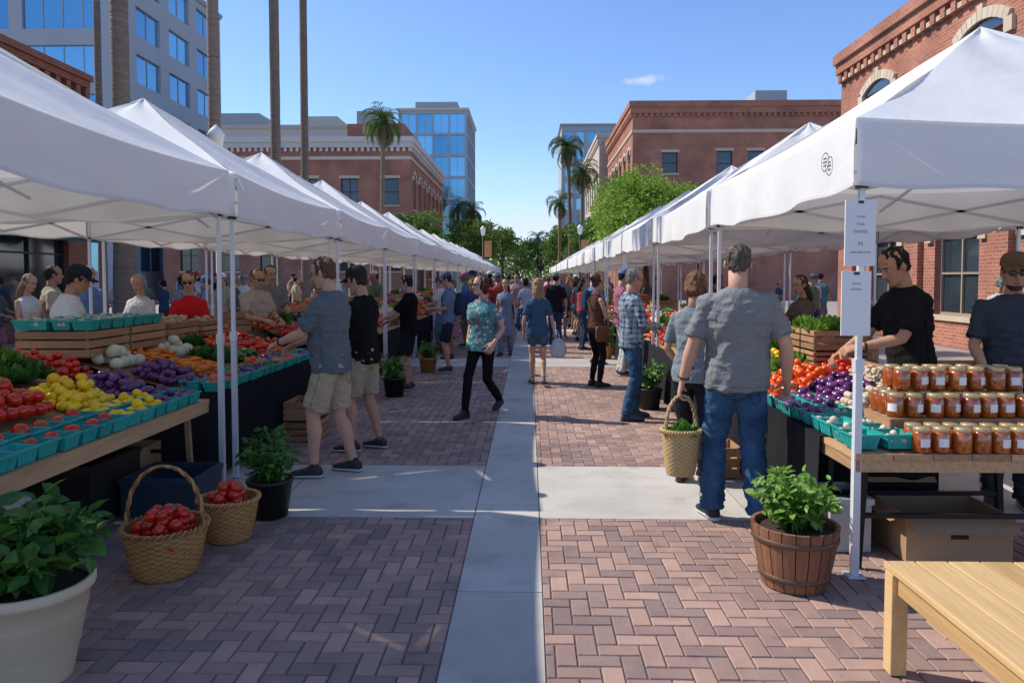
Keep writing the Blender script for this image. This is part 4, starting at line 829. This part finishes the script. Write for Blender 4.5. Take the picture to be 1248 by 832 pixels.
m.done('wooden_bench',bevel=.004)
def bin_(name,x0,x1,y0,y1,z1,mt,lip=True):
    m=MB(); t=.012
    m.bb(x0,x1,y0,y0+t,.006,z1,mt); m.bb(x0,x1,y1-t,y1,.006,z1,mt); m.bb(x0,x0+t,y0+t+.001,y1-t-.001,.006,z1,mt); m.bb(x1-t,x1,y0+t+.001,y1-t-.001,.006,z1,mt); m.bb(x0+t,x1-t,y0+t,y1-t,.006,.02,mt)
    if lip: m.bb(x0-.012,x1+.012,y0-.012,y0-.001,z1-.04,z1-.005,mt); m.bb(x0-.012,x0-.001,y0,y1,z1-.04,z1-.005,mt); m.bb(x1+.001,x1+.012,y0,y1,z1-.04,z1-.005,mt)
    else:
        m.quad((x0,y0,z1),(x1,y0,z1),(x1-.01,y0-.1,z1-.07),(x0+.01,y0-.1,z1-.07),mt); m.quad((x0,y0,z1),(x0,y1,z1),(x0-.09,y1-.01,z1-.03),(x0-.09,y0+.01,z1-.03),mt)
        m.bb((x0+x1)/2-.05,(x0+x1)/2+.05,y0-.002,y0-.0005,z1-.13,z1-.1,'soil')
    m.done(name)
mat('blue_plastic',(.03,.05,.08),None,rough=.4)
bin_('storage_bin',1.78,2.02,4.35,4.7,.33,'grey_plastic'); bin_('cardboard_box',2.15,2.75,4.2,4.62,.27,'cardboard',False); bin_('cardboard_box',2.15,2.6,4.8,5.1,.4,'cardboard',False)
bin_('storage_bin',-2.75,-2.25,4.85,5.3,.28,'blue_plastic'); bin_('storage_bin',-3.3,-2.8,4.6,5.2,.42,'black_plastic'); bin_('storage_bin',-3.4,-2.85,3.4,4.1,.4,'grey_plastic'); bin_('cardboard_box',-3.5,-2.9,5.3,5.7,.35,'cardboard',False); bin_('storage_bin',-4.2,-3.6,3.6,4.4,.5,'black_plastic')
m=MB(); slatcrate(m,1.45,1.72,5.95,6.3,.006,.26); slatcrate(m,1.78,2.2,5.2,5.6,.006,.28); m.done('wooden_crate')
m=MB(); slatcrate(m,-2.45,-2.1,7.2,7.7,.006,.2); slatcrate(m,-2.44,-2.12,7.22,7.68,.21,.4); m.done('wooden_crate')
def text(txt,x,y,z,size,parent,rx=90,rz=0):
    c=bpy.data.curves.new('lettering','FONT'); c.body=txt; c.size=size; c.align_x='CENTER'; c.extrude=.0006; o=bpy.data.objects.new('lettering',c); sc.collection.objects.link(o); o.rotation_euler=(math.radians(rx),0,math.radians(rz)); c.materials.append(MATS['pale_ink']); o.parent=parent; o.location=(x,y,z)
def sign(cx,cz,w,h,lines,rz):
    m=MB(); m.box((0,0,0),(w,.008,h),'paper'); m.box((0,-.0055,h/2-.012),(.03,.003,.015),'tent_dark')
    ob=m.done('paper_sign',origin=(0,0,0),loc=(cx,3.93,cz),rz=math.radians(rz),bevel=.001)
    for t_,sz,zz in lines: text(t_,0,-.0052,zz,sz,ob)
sign(1.735,1.86,.165,.345,[('Local',.02,.08),('Fresh',.018,.04),('Stands',.028,.0),('M',.036,-.07),('organically grown',.016,-.105)],4)
sign(1.72,1.49,.15,.34,[('Market',.016,.1),('vendor',.02,.07)],-3)
m=MB(); V,F=lathe([(.001,0),(.09,.01),(.13,.08),(.12,.18),(.07,.27),(.03,.3)],18); V=V*A([1,.6,1]); V=V+rng.normal(0,.006,V.shape); m.add(V+A([.44,11.2,.42]),F,'plastic_bag',.3,True)
for s in(-1,1): m.tube([(.44+s*.03,11.2,.7),(.43+s*.02,11.2,.76),(.425,11.2,.8)],.01,'plastic_bag',6)
m.done('shopping_bag')
# ---------------------------------------------------------------- buildings
def facade(m,o,u,nrm,w,h,wins,wall):
    o=A(o,float);u=A(u,float);nrm=A(nrm,float)
    def p(a,z_,d=0): return o+u*a+A([0,0,z_])-nrm*d
    U_=sorted({0,w}|{v for q in wins for v in q[:2]}); Zs=sorted({0,h}|{v for q in wins for v in q[2:4]})
    for i in range(len(U_)-1):
        for j in range(len(Zs)-1):
            a,b,c,d=U_[i],U_[i+1],Zs[j],Zs[j+1]; mu,mz=(a+b)/2,(c+d)/2
            if any(q[0]<mu<q[1] and q[2]<mz<q[3] for q in wins): continue
            m.quad(p(a,c),p(b,c),p(b,d),p(a,d),wall,.4)
    def bx(a,b,c,d,d0,d1,mt):
        P0=p(a,c,d1);P1=p(b,d,d0); lo=np.minimum(P0,P1);hi=np.maximum(P0,P1); m.bb(lo[0],hi[0],lo[1],hi[1],lo[2],hi[2],mt)
    for q in wins:
        a,b,c,d,st=q; dp=.22; fr='frame_tan' if st in('arch',) else 'frame_dark'; gl='office_glass' if st=='office' else 'win_glass'
        m.quad(p(a,c),p(a,d),p(a,d,dp),p(a,c,dp),wall,.4); m.quad(p(b,c),p(b,d),p(b,d,dp),p(b,c,dp),wall,.4); m.quad(p(a,d),p(b,d),p(b,d,dp),p(a,d,dp),wall,.4); m.quad(p(a,c),p(b,c),p(b,c,dp),p(a,c,dp),wall,.4)
        m.quad(p(a,c,dp-.01),p(b,c,dp-.01),p(b,d,dp-.01),p(a,d,dp-.01),gl)
        f=.06
        if st!='office':
            bx(a,a+f,c,d,dp-.08,dp-.015,fr); bx(b-f,b,c,d,dp-.08,dp-.015,fr); bx(a+f+.001,b-f-.001,d-f,d,dp-.08,dp-.015,fr); bx(a+f+.001,b-f-.001,c,c+f,dp-.08,dp-.015,fr)
            nv=max(1,int((b-a)/1.0)) if st=='store' else (2 if b-a>1.3 else 1)
            for k in range(1,nv): cc=a+(b-a)*k/nv; bx(cc-.025,cc+.025,c+f+.001,d-f-.001,dp-.07,dp-.015,fr)
            zz=(c+d)/2 if st!='store' else c+(d-c)*.75; bx(a+f+.001,b-f-.001,zz-.025,zz+.025,dp-.072,dp-.016,fr)
            if st!='store': bx(a-.1,b+.1,c-.13,c,-.07,.0,'stone_trim')
        else:
            nv=max(1,round((b-a)/1.5))
            for k in range(1,nv): cc=a+(b-a)*k/nv; bx(cc-.03,cc+.03,c,d,dp-.06,dp-.012,'grey_conc')
        if st=='sash': bx(a-.12,b+.12,d,d+.22,-.05,.0,'stone_trim')
        if st=='arch':
            ww=(b-a)/2+.12; rise=.3; Rr=(ww*ww+rise*rise)/(2*rise); am=math.asin(ww/Rr); cz=d+rise-Rr; cm=(a+b)/2; nn=11
            for k in range(nn):
                a0=-am+2*am*k/nn+.004;a1=-am+2*am*(k+1)/nn-.004; ex=.24 if k!=nn//2 else .36
                V=[p(cm+math.sin(t_)*r_,cz+math.cos(t_)*r_,dd) for dd in(-.08,.0) for t_,r_ in((a0,Rr),(a1,Rr),(a1,Rr+ex),(a0,Rr+ex))]
                m.add(V,[(0,1,2,3),(4,7,6,5),(0,4,5,1),(1,5,6,2),(2,6,7,3),(3,7,4,0)],'stone_trim')
            for s_ in(a-.34,b+.06): bx(s_,s_+.28,d-.25,d+.06,-.09,.0,'stone_trim')
            V=[p(a,d,-.004)]+[p(cm+math.sin(t_)*(Rr+.02),cz+math.cos(t_)*(Rr+.02),-.004) for t_ in np.linspace(-am,am,9)]+[p(b,d,-.004)]; m.add(V,[tuple(range(11))],'win_glass')
def building(name,x0,x1,y0,y1,h,wall,S=(),E=(),Wf=(),cor='stone_trim',dent=True,band=None,corh=.35):
    m=MB(); facade(m,(x0,y0,0),(1,0,0),(0,-1,0),x1-x0,h,list(S),wall); facade(m,(x1,y0,0),(0,1,0),(1,0,0),y1-y0,h,list(E),wall); facade(m,(x0,y0,0),(0,1,0),(-1,0,0),y1-y0,h,list(Wf),wall)
    m.quad((x0,y1,0),(x1,y1,0),(x1,y1,h),(x0,y1,h),wall); m.quad((x0,y0,h-.02),(x1,y0,h-.02),(x1,y1,h-.02),(x0,y1,h-.02),'roofing')
    if cor:
        for (zz,hh,pr) in((h-corh*.5,corh*.5,.3),(h-corh,corh*.5,.2)):
            m.bb(x0-pr,x1+pr,y0-pr,y0+.002-0.01,zz,zz+hh,cor); m.bb(x0-pr,x0-.008,y0,y1,zz,zz+hh,cor); m.bb(x1+.008,x1+pr,y0,y1,zz,zz+hh,cor)
        if dent:
            k=x0
            while k<x1: m.bb(k,k+.2,y0-.16,y0-.001,h-corh-.28,h-corh-.01,cor); k+=.45
            k=y0
            while k<y1: m.bb(x1+.001,x1+.16,k,k+.2,h-corh-.28,h-corh-.01,cor); m.bb(x0-.16,x0-.001,k,k+.2,h-corh-.28,h-corh-.01,cor); k+=.45
    for b in (band or []): m.bb(x0-.08,x1+.08,y0-.08,y0-.001,b,b+.25,'stone_trim'); m.bb(x1+.001,x1+.08,y0,y1,b,b+.25,'stone_trim'); m.bb(x0-.08,x0-.001,y0,y1,b,b+.25,'stone_trim')
    return m
def wr_(s,e,n,w,z0,z1,st):
    d=(e-s)/n; return [(s+d*(i+.5)-w/2,s+d*(i+.5)+w/2,z0,z1,st) for i in range(n)]
m=building('b',-24,-13,2,21.5,7.5,'brick_dark',E=wr_(.5,19,5,2.9,.5,2.9,'store')+wr_(.5,19,7,1.1,4.3,6.0,'sash'),S=wr_(0,11,4,1.1,4.3,6,'sash'),cor='brick_dark',band=[3.4,6.6])
for k in range(5): m.add([(-12.99,3+3.7*k,3.2),(-12.99,5.9+3.7*k,3.2),(-11.9,5.9+3.7*k,2.6),(-11.9,3+3.7*k,2.6)],[(0,1,2,3)],'awning_green')
m.done('brick_building')
ws=[]
for k in range(7): ws+=[(1.2+7*j,7.2+7*j,2.2+3.6*k,4.6+3.6*k,'office') for j in range(8)]
we=[]
for k in range(7): we+=[(1.5+5.2*j,5.2+5.2*j,2.2+3.6*k,4.4+3.6*k,'office') for j in range(3)]
m=building('b',-88,-30,55,72,27,'grey_conc',S=ws,E=we,cor='grey_conc',dent=False); m.bb(-60,-40,58,68,27.01,29.5,'grey_conc'); m.done('office_building')
m=building('b',-40,-16,84,96,19,'white_stucco',S=wr_(0,24,10,1.4,14.5,16.5,'sash'),cor='white_stucco',dent=False); m.bb(-36,-31,85,90,19,20.6,'grey_conc'); m.bb(-26,-22,85,90,19,20.2,'white_stucco'); m.bb(-20,-17,86,90,19,21,'grey_conc'); m.done('concrete_building')
m=building('b',-28,-9,56,77,12.3,'brick_red',S=wr_(.5,19,6,1.3,7.2,9.2,'sash')+wr_(.5,19,6,1.5,2.2,4.6,'sash'),E=wr_(.5,20.5,7,1.4,7,9.4,'arch')+wr_(.5,20.5,7,1.6,1.6,4.4,'arch'),cor='white_stucco',band=[10.6,5.4],corh=.8); m.bb(-14,-9.6,57,66,12.32,13.5,'brick_red'); m.done('brick_building')
ws=[]
for k in range(8): ws+=wr_(.3,11,4,2.45,1+3.5*k,4.1+3.5*k,'office')
we=[]
for k in range(8): we+=wr_(.3,17.5,6,2.6,1+3.5*k,4.1+3.5*k,'office')
m=building('b',-21.5,-10.2,122,140,29.5,'grey_conc',S=ws,E=we,cor='white_stucco',dent=False); m.bb(-19,-12,124,134,29.5,31,'grey_conc'); m.done('glass_tower')
m=building('b',10,22,5,24.2,8.7,'brick_red',Wf=[(y_-5-.8,y_-5+.8,5.6,7.0,'arch') for y_ in(7.1,11.95,16.8,21.65)]+[(a-5,b-5,.75,2.75,'arch') for a,b in((9.7,11.5),(13.2,15.0),(16.7,18.5),(20.3,22.0))],S=wr_(0,12,4,1.2,4.8,6.8,'sash'),cor='brick_red',band=[4.0],corh=.6)
for y_ in(5.6,8.9,12.4,15.85,19.4,23.2): m.bb(9.86,9.999,y_-.35,y_+.35,0,3.98,'brick_red')
m.bb(9.88,9.999,5,24.2,7.85,7.97,'stone_trim')
m.done('brick_building')
m=building('b',8,30,58,76,15.3,'brick_red',S=[(2.3,3.5,9.8,11.4,'sash'),(6.5,7.7,9.6,11.5,'sash'),(8.9,10.1,9.6,11.5,'sash'),(12.5,13.7,9.6,11.5,'sash'),(15,16.2,9.6,11.5,'sash')]+wr_(.5,21,8,1.3,4,6,'sash'),Wf=wr_(.5,17.5,6,1.3,9.4,11.6,'arch')+wr_(.5,17.5,6,1.3,4,6.4,'arch'),cor='brick_red',band=[12.9],corh=.9); m.bb(18,20.5,60,63,15.3,16.6,'grey_conc'); m.done('brick_building')
m=building('b',7.2,14,77,96,16.5,'beige_wall',Wf=wr_(.5,18.5,6,1.4,10,12.4,'arch')+wr_(.5,18.5,6,1.4,5,7.4,'arch'),cor='stone_trim',corh=.8); m.done('stucco_building')
m=building('b',5.6,16,130,145,28.5,'grey_conc',S=wr_(.3,10.2,5,1.5,1.5,3.6,'office')+[q for k in range(8) for q in wr_(.3,10.2,5,1.3,5+2.9*k,6.9+2.9*k,'office')],cor='grey_conc',dent=False); m.done('office_building')
m=building('b',-60,-24,105,115,10,'beige_wall',cor='stone_trim',S=wr_(0,36,12,1.6,5,8,'sash')); m.done('stucco_building')
# ---------------------------------------------------------------- trees
def tree(name,x,y,h,r,mt,ncl=40,nl=170,ls=.17,zc=None,trunk=.16,fz=.85):
    m=MB(); zc=zc or h-r*.9; tb=zc-r*.7
    m.tube([(x,y,0),(x+.05,y,tb*.5),(x,y+.05,tb),(x,y,zc)],[trunk,trunk*.8,trunk*.65,trunk*.3],'bark',10)
    for k in range(ncl):
        th=rng.uniform(0,6.28); ph=rng.uniform(-.6,1.35); rr=r*rng.uniform(.45,1.0)*rng.uniform(.8,1.12); c=A([x+math.cos(th)*math.cos(ph)*rr,y+math.sin(th)*math.cos(ph)*rr,zc+math.sin(ph)*rr*fz])
        if k<14: m.tube([(x,y,tb+rng.uniform(-.2,.5)),(c+A([x,y,zc]))/2+A([0,0,-.1]),c],[trunk*.4,trunk*.22,.01],'bark',6)
        cr=r*rng.uniform(.2,.36); n=int(nl*rng.uniform(.6,1.2)); d=rng.normal(0,1,(n,3)); d/=np.linalg.norm(d,axis=1)[:,None]; P=c+d*(cr*rng.uniform(.35,1.05,n)**.6)[:,None]*A([1.15,1.15,.75])
        m.inst(LEAFS,P,rots(n),rng.uniform(.6,1.3,n)*ls,mt,np.clip(rng.uniform(0,1)*.6+rng.random(n)*.5,0,1),smooth=False)
    m.done(name,origin=(x,y,0))
tree('shade_tree',4.55,29,5.5,2.45,'tree_leaf_bright',70,240,.15,zc=3.95,fz=.72)
tree('shade_tree',5.6,36,6.0,2.0,'tree_leaf_bright',40,200,.2)
for (x,y,h,r) in((-5.2,78,8,3.0),(-8,92,9.5,4),(-3.6,100,8.5,3.2),(4.5,95,8.5,3.2),(7,88,8,3),(-7.4,50,6,2),(5.6,60,7.5,2.4),(-13,110,9,4),(2,125,9,4),(-2,140,9,5),(6,150,10,5)): tree('shade_tree',x,y,h,r,'tree_leaf',34,110,.32 if y<80 else .42,trunk=.2)
m=MB()
for k in range(150):
    c=A([rng.uniform(-60,60),rng.uniform(160,190),rng.uniform(1,6)]); n=60; P=c+rng.normal(0,1,(n,3))*A([2.4,2,1.7]); m.inst(LEAFS,P,rots(n),rng.uniform(.8,1.6,n),'tree_leaf')
m.done('distant_trees')
def palm(x,y,h,tr,cr,nf=40,bend=0.):
    m=MB(); n=26; pts=[];rad=[]
    for i in range(n):
        f=i/(n-1); pts.append((x+bend*f*f,y,h*f)); rad.append(tr*(1.25-.35*min(1,f*3)-.12*f)*(1+.05*(i%2)))
    m.tube(pts,rad,'palm_trunk',14)
    for zz in np.arange(.2,h,.16):
        f=zz/h; q=tr*(1.25-.35*min(1,f*3)-.12*f); V,F=lathe([(q*.98,0),(q*1.07,.02),(q*.98,.05)],12,(x+bend*f*f,y,zz)); m.add(V,F,'palm_trunk',None,True)
    top=A([x+bend,y,h])
    for i in range(nf):
        th=rng.uniform(0,6.28); up=rng.uniform(-1.0,1.4); dead=up<-.8; L_=cr*rng.uniform(.85,1.1); d=A([math.cos(th),math.sin(th),0]); p=top.copy(); ang=up; pts=[p.copy()]
        for s in range(8):
            p=p+(d*math.cos(ang)+A([0,0,math.sin(ang)]))*L_/8; ang-=.15+.045*s*(1 if up>0 else .5); pts.append(p.copy())
        m.tube(pts,[.03]+[.018]*7+[.006],'palm_dead' if dead else 'palm_leaf',4)
        P=[];R=[];S=[]
        for s in range(18):
            f=(s+1)/18*8; q=min(int(f),7); pp=pts[q]+(pts[q+1]-pts[q])*(f-q)
            ax=unit(pts[min(q+1,8)]-pts[q]); side=unit(np.cross(ax,A([0,0,1.])+.01*d))
            for sg in(-1,1):
                yv=unit(side*sg*.8+ax*.75-A([0,0,1])*rng.uniform(.0,.5)); xv=unit(np.cross(yv,A([0,0,1.]))); P.append(pp); R.append(np.stack([xv,yv,np.cross(xv,yv)],1)); l=L_*.3*(1-abs(s/18-.4)*.9)*rng.uniform(.8,1.15); S.append((l*.25,l,l*.3))
        m.inst(LEAFS,P,A(R),A(S),'palm_dead' if dead else 'palm_leaf',smooth=False)
    m.done('palm_tree',origin=(x,y,0))
palm(-7.75,14,13.5,.18,2.2); palm(-8.1,19,15,.17,2.2); palm(-7.55,22,16,.165,2.2); palm(-8.2,27,17,.16,2.3); palm(-14.6,25,17,.13,2.2)
palm(-8.0,40,10.1,.14,1.55,54,.15); palm(3.9,70,14.0,.2,2.2,54,-.3); palm(5.1,72,12.0,.2,2.1,54); palm(3.5,86,10.6,.2,2.2,44)
palm(-8.7,90,10.4,.2,2.2,44); palm(-6.6,86,9.6,.2,2.1,44); palm(1.5,130,8.8,.2,2.4,36); palm(-10,80,10.8,.2,2.1,40)
for (x,y) in((-3.0,48),(3.2,47),(-7.0,16.5),(7.0,31)):
    m=MB(); m.tube([(x,y,0),(x,y,.3),(x,y,.32),(x,y,4.4)],[.11,.1,.06,.045],'metal_black',10); V,F=lathe([(.05,4.4),(.12,4.45),(.17,4.8),(.2,4.82),(.12,4.95),(.02,5.05)],12,(x,y,0)); m.add(V,F,'paper',.3,True)
    m.beam((x,y,4.1),(x+.6,y,4.1),.03,.03,'metal_black'); m.beam((x,y,3.0),(x+.6,y,3.0),.03,.03,'metal_black'); m.bb(x+.08,x+.56,y-.008,y+.008,3.03,4.07,'banner_cloth'); m.done('street_lamp')
# ---------------------------------------------------------------- light, world, camera
el_=math.radians(44); az=A([-1,.32]); az=az/np.linalg.norm(az)
S=A([az[0]*math.cos(el_),az[1]*math.cos(el_),math.sin(el_)])
ld=bpy.data.lights.new('sun','SUN'); ld.energy=5.0; ld.angle=math.radians(.5); ld.color=(1,.95,.86); lo=bpy.data.objects.new('sun',ld); sc.collection.objects.link(lo); lo.rotation_euler=Vector(S).to_track_quat('Z','Y').to_euler(); lo.location=(-20,10,30)
w=bpy.data.worlds.new('World'); sc.world=w; w.use_nodes=True; N=w.node_tree.nodes; L=w.node_tree.links; bg=N['Background']; bg.inputs[1].default_value=.15
sk=N.new('ShaderNodeTexSky'); sk.sky_type='NISHITA'; sk.sun_disc=False; sk.sun_elevation=el_; sk.sun_rotation=math.atan2(az[0],az[1]); sk.air_density=1.0; sk.dust_density=.4; sk.ozone_density=2.2; sk.altitude=300
gn=N.new('ShaderNodeMix'); gn.data_type='RGBA'; gn.blend_type='MULTIPLY'; gn.clamp_result=False; gn.inputs[0].default_value=1; gn.inputs[7].default_value=(.98,1.12,1.4,1); L.new(sk.outputs[0],gn.inputs[6])
tc=N.new('ShaderNodeTexCoord'); mp=N.new('ShaderNodeMapping'); mp.inputs['Scale'].default_value=(2.2,2.2,11); L.new(tc.outputs['Generated'],mp.inputs[0])
nz=N.new('ShaderNodeTexNoise'); nz.inputs['Scale'].default_value=1.6; nz.inputs['Detail'].default_value=8; nz.inputs['Roughness'].default_value=.62; L.new(mp.outputs[0],nz.inputs['Vector'])
cr=N.new('ShaderNodeValToRGB'); cr.color_ramp.elements[0].position=.42; cr.color_ramp.elements[1].position=.68; L.new(nz.outputs['Fac'],cr.inputs[0])
sp=N.new('ShaderNodeSeparateXYZ'); L.new(tc.outputs['Generated'],sp.inputs[0]); mr=N.new('ShaderNodeMapRange'); mr.inputs[1].default_value=.05; mr.inputs[2].default_value=.17; mr.inputs[3].default_value=.95; mr.inputs[4].default_value=.02; L.new(sp.outputs[2],mr.inputs[0])
mu=N.new('ShaderNodeMath'); mu.operation='MULTIPLY'; L.new(cr.outputs[0],mu.inputs[0]); L.new(mr.outputs[0],mu.inputs[1])
def math_(op,a,b=None,c=None):
    n=N.new('ShaderNodeMath'); n.operation=op
    for i,v in enumerate((a,b,c)):
        if v is None: continue
        if isinstance(v,(int,float)): n.inputs[i].default_value=v
        else: L.new(v,n.inputs[i])
    return n.outputs[0]
cdv=unit([.148,1,.264]); dx=math_('MULTIPLY',math_('SUBTRACT',sp.outputs[0],float(cdv[0])),50.0); dzv=math_('MULTIPLY',math_('SUBTRACT',sp.outputs[2],float(cdv[2])),170.0)
n3=N.new('ShaderNodeTexNoise'); n3.inputs['Scale'].default_value=38; n3.inputs['Detail'].default_value=6; L.new(tc.outputs['Generated'],n3.inputs['Vector'])
r2=math_('SQRT',math_('ADD',math_('MULTIPLY',dx,dx),math_('MULTIPLY',dzv,dzv))); blob=math_('MULTIPLY',math_('SUBTRACT',math_('MULTIPLY',n3.outputs['Fac'],2.3),r2),.8)
ynz=math_('GREATER_THAN',sp.outputs[1],0.0); blob=math_('MULTIPLY',math_('MINIMUM',math_('MAXIMUM',blob,0.0),.7),ynz)
tot=math_('MINIMUM',math_('ADD',mu.outputs[0],blob),1.0)
mx=N.new('ShaderNodeMix'); mx.data_type='RGBA'; mx.inputs[7].default_value=(5.3,5.6,6.0,1); L.new(tot,mx.inputs[0]); L.new(gn.outputs[2],mx.inputs[6]); L.new(mx.outputs[2],bg.inputs[0])
cd=bpy.data.cameras.new('camera'); cam=bpy.data.objects.new('camera',cd); sc.collection.objects.link(cam); sc.camera=cam
cd.lens=900/1248*36; cd.sensor_width=36; cd.clip_end=3000; cd.clip_start=.05; cam.location=(0,0,1.62); cam.rotation_euler=(math.radians(90-2.5),0,math.radians(1.34)); cd.shift_y=-.0297
sc.view_settings.view_transform='Standard'; sc.view_settings.look='None'; sc.view_settings.exposure=0
